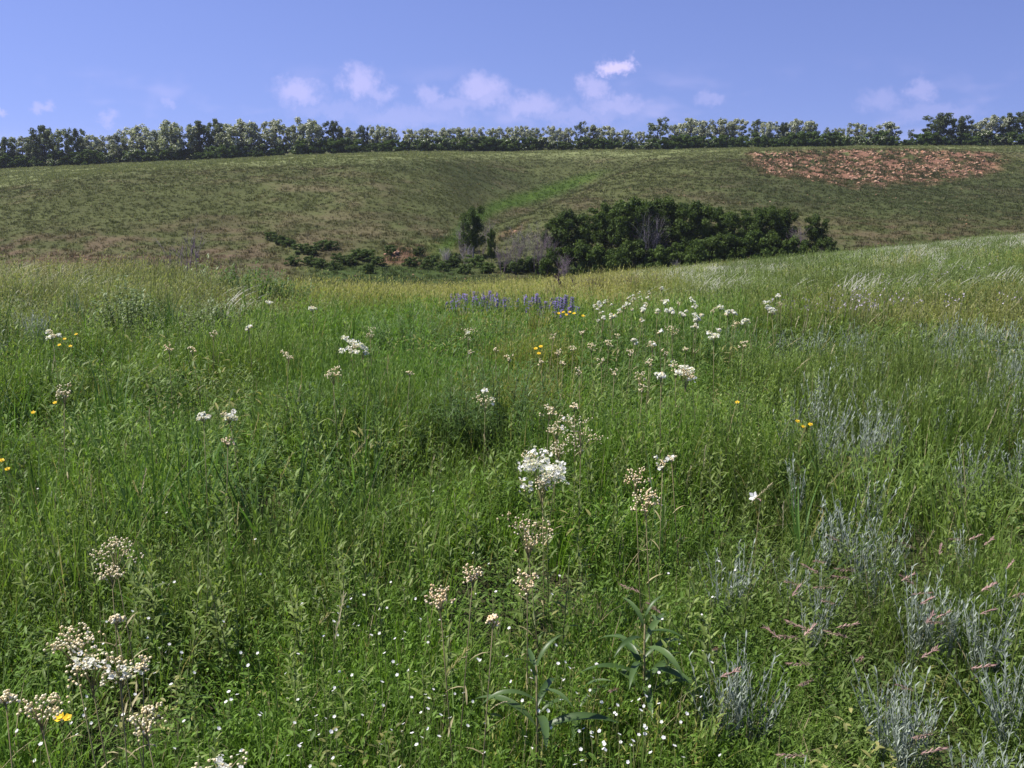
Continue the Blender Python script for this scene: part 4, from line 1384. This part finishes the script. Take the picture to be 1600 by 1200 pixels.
def flowers():
    D = [(848, 722, 84, 'F', 'largest white dropwort bloom, dense flat head at the centre of the meadow'), (870, 657, 44, 'M', 'dropwort half open, white florets just above the largest bloom'),
         (908, 662, 66, 'B', 'broad cream bud spray beside the half open dropwort'), (872, 688, 44, 'B', 'small bud spray between the largest bloom and the half open dropwort'), (858, 634, 26, 'B', 'highest cream bud tuft above the half open dropwort'), (898, 630, 14, 'B', 'tiny cream bud tuft above the broad bud spray'),
         (758, 610, 38, 'M', 'dropwort with buds over white florets before the dark feathery bush'), (548, 530, 34, 'F', 'twin-headed white dropwort bloom, larger head'), (566, 538, 22, 'F', 'twin-headed white dropwort bloom, smaller lower head'), (578, 514, 22, 'B', 'small cream bud spray beside the twin-headed white bloom'),
         (731, 515, 28, 'M', 'upright dropwort with buds over white florets behind the dark feathery bush'), (80, 512, 24, 'F', 'lone pinkish white dropwort bloom by the silver wormwood of the meadow edge'),
         (317, 642, 20, 'F', 'small white dropwort bloom, browner one of a pair in tall grass'), (358, 641, 22, 'F', 'small white dropwort bloom, whiter one of a pair in tall grass'), (355, 680, 18, 'B', 'tan bud spray under the pair of small white blooms'),
         (1072, 575, 34, 'F', 'white dropwort bloom with tan top before the far cluster'), (1056, 568, 22, 'M', 'half open dropwort touching the white bloom before the far cluster'), (1033, 580, 16, 'F', 'small white bloom next to the pair before the far cluster'),
         (1036, 712, 26, 'M', 'small dropwort with few white florets among tan buds'), (1050, 706, 14, 'B', 'tiny cream bud spray touching the small half open dropwort'), (994, 735, 42, 'B', 'flat tan bud spray below the small half open dropwort'), (1010, 772, 46, 'B', 'sparse brown bud spray below the flat tan one'),
         (825, 812, 76, 'B', 'wide peach coloured bud spray below the largest bloom'), (824, 900, 40, 'B', 'orange tan bud spray on a straight stem below the peach spray'), (738, 884, 36, 'B', 'peach bud spray on a leaning brown stem'), (688, 922, 46, 'B', 'low cream bud spray beside the leaning brown stem'), (770, 958, 20, 'B', 'small tan bud tuft under the leaning peach spray'),
         (178, 850, 60, 'B', 'tall arching bud spray over the herb patch'), (172, 880, 40, 'B', 'lower tier bud spray under the tall arching one'), (180, 957, 22, 'B', 'small bud tuft midway under the arching spray'),
         (140, 1032, 66, 'M', 'cream dropwort head with white florets over the lower corner'), (185, 1028, 54, 'M', 'dense cream dropwort head touching the white florets over the corner'), (112, 990, 70, 'B', 'scattered cream bud spray above the corner heads'), (222, 1021, 26, 'B', 'small cream bud tuft on the outer arm of the corner heads'),
         (226, 1112, 46, 'B', 'cream bud spray alone below the corner heads'), (60, 1092, 66, 'B', 'looping chain of cream buds in the lower corner'), (6, 1074, 26, 'B', 'cream bud tuft cut by the picture edge'), (340, 1186, 62, 'M', 'cream beaded dropwort head at the lower picture edge'),
         (520, 578, 28, 'B', 'cream bud spray over the dark hollow behind the herbs'), (488, 476, 14, 'F', 'small bright white bloom on the bushy crest'), (388, 507, 12, 'F', 'small white bloom in front of the leafy crest bush'), (333, 516, 14, 'M', 'tiny half open bloom in front of the leafy crest bush'), (420, 467, 11, 'F', 'tiny white bloom at the foot of the bright green bush'),
         (98, 604, 28, 'B', 'flat cream bud spray in deep grass of the meadow edge'), (450, 554, 18, 'B', 'cream bud tuft behind the deep grass'), (640, 576, 12, 'B', 'tiny cream bud tuft beside the dark feathery bush'), (264, 546, 12, 'B', 'tiny tan bud tuft near the leafy crest bush, first'), (300, 541, 12, 'B', 'tiny cream bud tuft near the leafy crest bush, second')]
    tans = {'peach', 'tan', 'orange', 'brown', 'browner'}
    for (px, py, w, k, lab) in D:
        dropwort(px, py, w, k, lab, 'dropwort plants in the meadow', tan=bool(tans & set(lab.replace(',', '').split())))
    lab = 'small creamy white bloom in the far cluster of dropworts'
    for (px, py, w, k) in [(1040, 468, 14, 'F'), (1046, 480, 14, 'F'), (1068, 485, 14, 'F'), (1050, 484, 10, 'F'), (1090, 491, 20, 'F'), (1086, 505, 14, 'F'), (1116, 515, 20, 'F'), (1082, 464, 11, 'F'), (1086, 474, 9, 'F'), (1126, 474, 12, 'F'),
                           (1138, 484, 13, 'F'), (1147, 484, 10, 'F'), (1166, 497, 15, 'F'), (1200, 472, 16, 'F'), (1207, 482, 14, 'F'), (1027, 482, 10, 'F'), (1031, 512, 11, 'M'), (1020, 534, 16, 'M'), (991, 528, 12, 'F'), (1052, 512, 24, 'B'),
                           (1162, 531, 16, 'B'), (1217, 457, 9, 'F'), (1005, 480, 9, 'F'), (1000, 455, 8, 'M'), (1034, 447, 8, 'F'), (1003, 494, 9, 'M'), (1115, 480, 10, 'B'), (1150, 500, 14, 'B'), (1220, 472, 10, 'B'), (1012, 462, 8, 'F'), (1060, 470, 9, 'B')]:
        dropwort(px, py, w, k, lab, 'far cluster of dropworts', h=PR.uniform(.5, .7))
    lab = 'tiny cream bud spray speckling the green band before the far cluster'
    for (px, py, w) in [(895, 541, 14), (924, 536, 16), (951, 531, 15), (872, 544, 12), (905, 573, 12), (1000, 578, 18), (1003, 600, 14), (865, 520, 12), (985, 545, 12), (940, 560, 12), (1015, 560, 12), (910, 515, 10), (965, 520, 10), (845, 560, 10), (1072, 540, 10), (1040, 545, 12), (880, 560, 10), (960, 575, 12), (795, 553, 14), (775, 540, 10), (735, 545, 10)]:
        dropwort(px, py, w, 'B', lab, 'bud sprays in the green band', h=PR.uniform(.5, .62))
    lab = 'cream flower speck on the slope beyond the dark dry stalks'
    for i in range(34):
        px = PR.uniform(925, 1025); py = 492 - (px - 925) * .25 + PR.uniform(-22, 8)
        dropwort(px, py, PR.uniform(5, 9), PR.choice('FM'), lab, 'cream specks beyond the dry stalks', h=.5)

    # tiny white turf flowers
    kinds = []
    for k in range(4):
        mb = MB(); tube(mb, [(0, 0, 0), (.01 * k / 4, .004, .11), (.012, 0, .215)], [.0007, .0006, .0005], 3, .5, 1)
        floret(mb, (.012, 0, .216), (PR.uniform(-.5, .2), PR.uniform(-.6, .1), 1), .0047, 5, .5, 0, .25, .5)
        kinds.append(mb.mesh('turf_flower', [M['petal'], M['stem']]))
    n = 0
    while n < 300:
        px, py = PR.uniform(0, 1220), PR.uniform(740, 1195)
        w = .14 + .85 * math.exp(-((px - 620) / 240) ** 2 - ((py - 1080) / 150) ** 2) + .75 * math.exp(-((px - 930) / 140) ** 2 - ((py - 1140) / 90) ** 2) + .3 * math.exp(-((px - 130) / 180) ** 2 - ((py - 1110) / 110) ** 2)
        w *= .25 + .75 * sstep(800, 960, py) ; w *= 1 - sstep(1050, 1200, px)
        if PR.random() > w * (.2 + 1.3 * sstep(.4, .62, fbm(np.array(px / 70.), np.array(py / 70.), 131))): continue
        n += 1
        h = PR.uniform(.20, .30)
        X, Y, Z = at(px, py, h)
        wh = where(px, py)
        o = obj('turf_flower', PR.choice(kinds), None, (X, Y, Z))
        o.rotation_euler = (PR.uniform(-.15, .15), PR.uniform(-.15, .15), PR.uniform(0, 6.28)); s = PR.uniform(.85, 1.3)
        o.scale = (s, s, h / .216)
        tag(o, 'tiny white flower low in the turf ' + wh, 'flower', 'tiny white flowers ' + wh)

    # yellow flowers
    def yellow(px, py, r, lab, h, grp=None):
        X, Y, Z = at(px, py, h)
        t = thing('yellow_flower', lab, 'flower', (X, Y, Z), 0, grp)
        mb = MB(); tube(mb, [(0, 0, 0), (.01, 0, h * .5), (0, 0, h)], [.0012, .001, .0008], 4); obj('stem', mb.mesh('stem', [M['stem']]), t)
        mb = MB(); floret(mb, (0, 0, h), (PR.uniform(-.2, .2), -.5, 1), r, 5, .5, 0, .35, .5); floret(mb, (0, 0, h + .002), (.2, -.4, 1), r * .6, 5, .9, 0, .6, .5)
        obj('petals', mb.mesh('petals', [M['yellow']]), t)
    yellow(93, 1124, .014, 'bright yellow flower in the lower corner, fuller one of two touching', .3); yellow(106, 1125, .011, 'bright yellow flower in the lower corner, smaller one of two touching', .3)
    for px, py in ((837, 545), (842, 553), (845, 542)): yellow(px, py, .014, 'yellow flower behind the dark feathery bush', .5, 'yellow flowers behind the feathery bush')
    for px, py in ((101, 530), (119, 523), (93, 540), (110, 541)): yellow(px, py, .013, 'small yellow flower below the lone white bloom', .42, 'yellow flowers below the lone white bloom')
    for px, py in ((1246, 660), (1255, 668), (1266, 664), (1152, 630)): yellow(px, py, .012, 'small yellow flower among herbs near the silver slope', .38, 'yellow flowers near the silver slope')
    for px, py in ((880, 488), (890, 488), (897, 490), (911, 494), (960, 493), (885, 492), (873, 490)): yellow(px, py, .017, 'yellow flower in front of the dark dry stalks', .45, 'yellow flowers before the dry stalks')
    for px, py in ((12, 735), (3, 720), (86, 630), (52, 645)): yellow(px, py, .012, 'small yellow flower in the grass by the picture edge', .35, 'yellow flowers by the picture edge')

    # pink and white single flower
    X, Y, Z = at(1180, 778, .42)
    t = thing('pink_flower', 'single pink and white flower leaning out of the grass', 'flower', (X, Y, Z), 0)
    mb = MB(); tube(mb, [(0, 0, 0), (.01, 0, .2), (.02, 0, .415)], [.0014, .0012, .001], 4); obj('stem', mb.mesh('stem', [M['redstem']]), t)
    mb = MB(); floret(mb, (-.004, 0, .422), (-.7, -.5, .5), .020, 5, .6, 0, .5, .35); obj('petals', mb.mesh('petals', [M['petal']]), t)
    mb = MB(); leaf(mb, (0, 0, .418), -.3, -.45, .028, .010, .3, .3, 0, 3); leaf(mb, (.005, -.005, .418), -.9, -.2, .02, .008, .3, .5, 0, 3); obj('sepals', mb.mesh('sepals', [M['pinkhead']]), t)

    # purple sage band
    kinds = []
    for k in range(4):
        mb = MB()
        for s in range(4):
            bx, by = PR.uniform(-.16, .16), PR.uniform(-.12, .12); hh = PR.uniform(.30, .50)
            tube(mb, [(bx, by, 0), (bx * 1.2, by, hh)], [.004, .003], 3, .4, 1)
            for j in range(26):
                tt = .70 + .30 * j / 26; a = j * 2.4
                leaf(mb, (bx * (1 + .2 * tt), by, hh * tt), a, .3, .040 * (1.25 - tt * .6), .026, .3, PR.random(), 0, 2)
            for j in range(8):
                leaf(mb, (bx, by, hh * PR.uniform(.05, .4)), PR.uniform(0, 6.28), .5, .07, .025, .8, PR.random(), 1, 3)
        me = mb
        kinds.append(me.mesh('sage_spikes', [M['purple'], M['stem']]))
    sg = [(PR.uniform(700, 768), PR.uniform(456, 468)) for i in range(26)] + [(PR.uniform(765, 800), PR.uniform(459, 468)) for i in range(12)] + [(PR.uniform(798, 900), PR.uniform(462, 475)) for i in range(14)]
    for px, py in sg:
        X, Y, Z = at(px, py + 1, .42, 12)
        seg = 'thick end' if px < 768 else ('thin middle' if px < 800 else 'ragged end')
        o = obj('sage_plant', PR.choice(kinds), None, (X, Y, Z)); s = PR.uniform(.9, 1.15); o.scale = (s * 1.2, s * 1.2, s * PR.uniform(.62, .95)); o.rotation_euler = (PR.uniform(-.15, .15), PR.uniform(-.15, .15), PR.uniform(0, 6.28))
        tag(o, 'purple flowering sage in the %s of the purple band' % seg, 'flower', 'purple sage ' + seg)

    # lilac tufts on the feather grass slope
    kinds = []
    for k in range(3):
        mb = MB()
        for j in range(11):
            q = PR.uniform(0, 6.28); r = .16 * math.sqrt(PR.random())
            c = (math.cos(q) * r, math.sin(q) * r, .44 + PR.uniform(-.05, .08))
            floret(mb, c, (PR.uniform(-.9, .9), PR.uniform(-.9, .5), 1), PR.uniform(.009, .019), 5, PR.random(), 0, .5, .45)
            if j % 3 == 0: tube(mb, [(c[0] * .3, c[1] * .3, 0), c], [.004, .003], 3, .5, 1)
        kinds.append(mb.mesh('lilac_tuft', [M['lilac'], M['stem']]))
    li = [(1395, 405), (1340, 440), (1350, 435), (1372, 442), (1410, 438), (1338, 450), (1346, 456), (1358, 436), (1362, 470), (1378, 466), (1392, 485), (1402, 484), (1437, 428), (1502, 422), (1470, 425), (1314, 455), (1335, 460), (1330, 455), (1344, 445), (1568, 520), (1285, 490), (1362, 488), (1317, 486), (1300, 484), (1338, 470), (1460, 412), (1418, 466), (1580, 494), (1530, 420), (1300, 470), (1240, 480), (1265, 488)]
    li += [(PR.uniform(1220, 1560), PR.uniform(470, 500)) for i in range(5)] + [(PR.uniform(1320, 1600), PR.uniform(370, 430)) for i in range(16)]
    for i, (px, py) in enumerate(li):
        px0, py0 = px, py; px += PR.gauss(0, 14) * (i != 19); py += PR.gauss(0, 6) * (i != 19)
        X, Y, Z = at(px, py, .46, 9)
        o = obj('lilac_tuft', PR.choice(kinds), None, (X, Y, Z)); s = PR.uniform(.3, .75); o.scale = (s, s, 1); o.rotation_euler = (0, 0, PR.uniform(0, 6.28))
        seg = 'high on the feather grass slope' if py < 432 else ('in the bunch midway down the feather grass slope' if py < 476 else 'along the brown foot of the feather grass slope')
        if (px0, py0) == (1568, 520): seg = 'alone in the silvery stretch near the picture edge'
        tag(o, 'pale lilac flower tuft ' + seg, 'flower', 'lilac tufts ' + seg)

    # grass heads
    def head_mesh(h, n, mat, arch, hl, width=.0022):
        mb = MB()
        P = []
        for i in range(8):
            t = i / 7
            P.append((h * arch * t ** 2.2, 0, h * (t - .38 * arch * t ** 3)))
        tube(mb, P, [.0010 - .0005 * i / 7 for i in range(8)], 3, .4, 1)
        for j in range(n):
            t = 1 - hl * (1 - j / n); i = min(6, int(t * 7)); f = t * 7 - i
            p = tuple(P[i][k] * (1 - f) + P[i + 1][k] * f for k in range(3))
            d = tuple(P[i + 1][k] - P[i][k] for k in range(3))
            az = PR.uniform(0, 6.28); el = math.atan2(d[2], math.hypot(d[0], d[1]))
            leaf(mb, p, PR.uniform(-.6, .6), el + PR.uniform(-.5, .5), .014 * PR.uniform(.7, 1.3), width * PR.uniform(.8, 1.3), 0, PR.random(), 0, 2, .3)
        return mb.mesh('grass_head', [mat, M['stem']])
    pink = [head_mesh(.44, 30, M['pinkhead'], PR.uniform(.5, 1.0), .09, .0028) for k in range(5)]
    pts = [(1400, 925), (1412, 918), (1385, 950), (1375, 958), (1440, 928), (1425, 960), (1355, 985), (1370, 988), (1460, 900), (1470, 915), (1500, 1012), (1515, 1030), (1540, 1075), (1555, 1085), (1590, 1080), (1570, 810), (1560, 820), (1585, 870), (1530, 860), (1470, 865), (1480, 870),
           (1130, 948), (1155, 970), (1160, 965), (1185, 968), (1130, 990), (1020, 1018), (995, 1062), (1175, 1022), (1455, 1150), (1300, 1195), (1270, 1180), (1420, 1000), (1430, 1010), (1395, 1010), (1350, 960), (1330, 1045), (1340, 1040), (1365, 1035), (1290, 915), (1310, 920), (1410, 850), (1430, 845), (1445, 880),
           (1500, 930), (1520, 915), (1540, 940), (1560, 915), (1470, 840), (1590, 940), (1420, 880), (1450, 940), (1380, 860), (1340, 900)]
    for px, py in pts:
        h = PR.uniform(.36, .46)
        X, Y, Z = at(px, py, h * .85)
        o = obj('grass_head', PR.choice(pink), None, (X, Y, Z)); o.rotation_euler = (0, 0, PR.choice((PR.gauss(3.1, .5), PR.gauss(.1, .5)))); o.scale = (1, 1, h / .40)
        wh = where(px, py)
        tag(o, 'arching reddish pink grass head ' + wh, 'grass', 'pink grass heads ' + wh)
    straw = [head_mesh(.62, 44, M['straw'], PR.uniform(.05, .45), .17, .0024) for k in range(4)]
    pts = [(418, 690), (222, 690), (202, 690), (188, 745), (60, 560), (1240, 665), (1258, 700), (1200, 545), (1215, 540), (1330, 505), (1357, 490), (1540, 565), (1550, 590), (1100, 700), (1103, 735), (1075, 725), (1400, 760), (1395, 820), (1225, 770), (1228, 800), (1290, 530), (1480, 520), (1535, 500), (445, 870), (640, 935), (500, 945), (1520, 640), (1450, 560)]
    pts += [(PR.uniform(10, 330), PR.uniform(388, 440)) for i in range(46)] + [(PR.uniform(1150, 1600), PR.uniform(452, 520)) for i in range(52)] + [(PR.uniform(20, 700), PR.uniform(540, 800)) for i in range(10)]
    for px, py in pts:
        h = PR.uniform(.5, .7)
        X, Y, Z = at(px, py, h)
        o = obj('seed_stalk', PR.choice(straw), None, (X, Y, Z)); o.rotation_euler = (0, PR.gauss(0, .1), PR.gauss(0, .8)); k = 1 + max(0, Y - 8) * .05; o.scale = (k, k, h / .6)
        wh = where(px, py)
        tag(o, 'pale straw coloured seed stalk ' + wh, 'grass', 'straw seed stalks ' + wh)


flowers()


# ------------------------------------------------------------------ bushes and single plants
def leafy_bush(name, label, px, py, h, w, nst, per, ll, lw, mat, grp=None, feathery=False):
    X, Y, Z = at(px, py, h, 15 if py < 450 else (9 if py < 505 else None))
    t = thing(name, label, 'bush', (X, Y, Z - .02), PR.uniform(0, 6.28), grp)
    st, lf = MB(), MB()
    for s in range(nst):
        q = PR.uniform(0, 6.28); r = w * .5 * math.sqrt(PR.random()); hh = h * PR.uniform(.6, 1.05) * (1 - .3 * (r / (w * .5)) ** 2)
        P = [(math.cos(q) * r * (.35 + .65 * u), math.sin(q) * r * (.35 + .65 * u), hh * u) for u in (0, .4, .75, 1)]
        tube(st, P, [.004, .003, .002, .001], 4, PR.random())
        for j in range(per):
            u = .15 + .85 * (j + PR.random()) / per; i = 0 if u < .4 else (1 if u < .75 else 2)
            f = (u - (0, .4, .75)[i]) / (.4, .35, .25)[i]
            p = tuple(P[i][k] * (1 - f) + P[i + 1][k] * f for k in range(3))
            leaf(lf, p, PR.uniform(0, 6.28), PR.uniform(.1, 1.0), ll * PR.uniform(.6, 1.2), lw * PR.uniform(.7, 1.2), PR.uniform(.2, 1), PR.random(), 0, 3, .25)
    obj('stems', st.mesh('stems', [M['stem']]), t)
    f = obj('foliage', lf.mesh('foliage', [mat]), t); f['kind'] = 'stuff'


leafy_bush('feathery_bush', 'dark green feathery bush in the middle of the meadow', 778, 550, .62, .85, 60, 50, .05, .006, M['bushleaf'])
leafy_bush('feathery_bush', 'dark green feathery bush behind the first herbs, darker hollow below', 508, 572, .56, .75, 46, 46, .05, .006, M['bushleaf'])
leafy_bush('feathery_bush', 'feathery bush joining the dark one toward the twin-headed bloom', 700, 558, .62, .5, 30, 40, .07, .005, M['bushleaf'])
leafy_bush('feathery_bush', 'broad light green feathery bush before the purple band', 640, 498, .6, 1.0, 60, 40, .08, .006, M['bushleaf'])
leafy_bush('feathery_bush', 'low light green feathery bush under the dark dry stalks', 780, 500, .5, 1.1, 50, 36, .08, .006, M['bushleaf'])
leafy_bush('leafy_bush', 'pale leafy bush on the crest with small oval leaves', 195, 468, .7, .65, 36, 30, .05, .02, M['paleleaf'])
leafy_bush('leafy_bush', 'pale leafy bush with oval leaves nearer the twin-headed bloom', 330, 480, .6, .6, 30, 28, .05, .02, M['paleleaf'])
leafy_bush('leafy_bush', 'bright green bush standing on the grass crest', 392, 432, .75, 1.2, 60, 34, .08, .02, M['bushleaf'])
leafy_bush('leafy_bush', 'bluish green bush behind the bright green bush', 330, 408, .8, .9, 36, 26, .08, .018, M['paleleaf'])
leafy_bush('leafy_bush', 'low green bush beside the bright green bush on the crest', 440, 446, .55, 1.2, 50, 30, .07, .018, M['bushleaf'])
leafy_bush('feathery_bush', 'small dark feathery bush among herbs toward the silver slope', 1140, 598, .45, .4, 22, 36, .05, .004, M['bushleaf'])


def bare(name, label, px, py, Y, mat, stems, thick, spread=.4, twigs=6):
    rx, ry, rz = ray(px, py + 30)
    X = rx / ry * Y; Z = zat(X, Y); h = zpy(px, py, Y) - Z
    t = thing(name, label, 'shrub', (X, Y, Z - .02), 0)
    obj('branches', bare_shrub_mesh(h * .95, stems, spread, thick, M[mat], twigs, 2), t)


bare('bare_shrub', 'bare purple grey twigs standing on the pale grass crest', 291, 352, 17.0, 'twig', 6, .011, .45, 6)
bare('bare_shrub', 'bare dark twisted shrub above the dry stalks', 893, 424, 21.0, 'darktwig', 4, .026, .8, 5)
bare('bare_shrub', 'thin bare twigs beside the bright green bush', 375, 402, 17.0, 'darktwig', 5, .006, .35)


def dry_stalks():
    kinds = [bare_shrub_mesh(.55, 9, .5, .006, M['darktwig'], 4, 1) for k in range(3)]
    for i in range(40):
        px = PR.uniform(862, 1025); py = PR.uniform(466, 486)
        X, Y, Z = at(px, py, .35, 20)
        o = obj('dry_stalk_plant', PR.choice(kinds), None, (X, Y, Z)); o.rotation_euler = (0, 0, PR.uniform(0, 6.28)); s = PR.uniform(.8, 1.2); o.scale = (s * 1.2, s * 1.2, s)
        tag(o, 'dark purplish dry stalks in the dark band behind the yellow flowers', 'plant', 'dark dry stalks')


dry_stalks()


def broad_plant(label, px, py, h, leaves, stem_r, mat, pos=None, lo=.35):
    X, Y, Z = at(px, py, h)
    t = thing('broad_leaved_plant', label, 'plant', (X, Y, Z - .01), 0)
    mb = MB(); tube(mb, [(0, 0, 0), (.004, .002, h * .5), (0, 0, h * .96)], [stem_r, stem_r * .85, stem_r * .5], 7, .5); obj('stem', mb.mesh('stem', [M['redstem']]), t)
    for i in range(leaves):
        u = lo + (1 - lo) * (i + .5) / leaves
        mb = MB()
        ln = (.215 - .12 * max(0, (u - .55) / .45)) * PR.uniform(.85, 1.12)
        leaf(mb, (0, 0, 0), 0, .65 + .5 * (u > .9), ln, ln * .125, 1.35 * PR.uniform(.6, 1.25), PR.random(), 0, 9, .55)
        o = obj('leaf', mb.mesh('leaf', [mat]), t, (0, 0, h * u * .97)); o.rotation_euler = (PR.uniform(-.2, .2), 0, i * 2.399 + PR.uniform(-.3, .3))


broad_plant('broad-leaved dark green plant with long drooping leaves, meadow middle front', 1008, 955, .40, 17, .0045, M['bigleaf'])
broad_plant('smaller broad-leaved plant with purplish stem beside the dark one', 838, 1030, .42, 9, .0038, M['bigleaf'], lo=.5)
broad_plant('low broad-leaved plant with pale drooping leaves below the dark one', 905, 1075, .22, 6, .0030, M['bigleaf'])


# ------------------------------------------------------------------ tell look-alikes apart by their order
def ordinal(n):
    ones = ['', 'first', 'second', 'third', 'fourth', 'fifth', 'sixth', 'seventh', 'eighth', 'ninth', 'tenth', 'eleventh', 'twelfth', 'thirteenth', 'fourteenth', 'fifteenth', 'sixteenth', 'seventeenth', 'eighteenth', 'nineteenth']
    if n < 20: return ones[n]
    t = n // 10; tens = {2: 'twent', 3: 'thirt', 4: 'fort', 5: 'fift'}[t]
    return tens + 'ieth' if n % 10 == 0 else tens + 'y-' + ones[n % 10]


def tell_apart():
    by = {}
    for o in COL.objects:
        if o.parent is None and o.get('label') and not o.get('kind'):
            by.setdefault(o['label'], []).append(o)
    for lab, os_ in by.items():
        if len(os_) < 2 or len(os_) > 59: continue
        nm = os_[0].name.split('.')[0]
        if nm == 'turf_flower': continue
        row = nm.startswith('hilltop') or nm in ('sage_plant',)
        os_.sort(key=(lambda o: o.location.x) if row else (lambda o: o.location.y))
        for i, o in enumerate(os_):
            l = lab + (', %s from the low end' if row else ', %s counting back') % ordinal(i + 1)
            if len(l.replace('-', ' ').split()) <= 16: o['label'] = l


tell_apart()


# ------------------------------------------------------------------ the air: faint haze over the valley
def haze():
    x, y0, y1, z0, z1 = 1600, -1600, 1600, -26, 12.5
    v = [(-x, y0, z0), (x, y0, z0), (x, y1, z0), (-x, y1, z0), (-x, y0, z1), (x, y0, z1), (x, y1, z1), (-x, y1, z1)]
    f = [(0, 3, 2, 1), (4, 5, 6, 7), (0, 1, 5, 4), (1, 2, 6, 5), (2, 3, 7, 6), (3, 0, 4, 7)]
    me = bpy.data.meshes.new('haze'); me.from_pydata(v, [], f)
    m, t = newmat('haze_air')
    pv = nd(t, 'ShaderNodeVolumePrincipled', ins={'Color': (.80, .86, 1.0, 1), 'Density': .00014, 'Anisotropy': .2})
    o = nd(t, 'ShaderNodeOutputMaterial'); t.links.new(pv.outputs[0], o.inputs['Volume'])
    me.materials.append(m)
    tag(obj('haze', me), 'thin summer haze in the air over the valley', 'haze', kind='stuff')


haze()
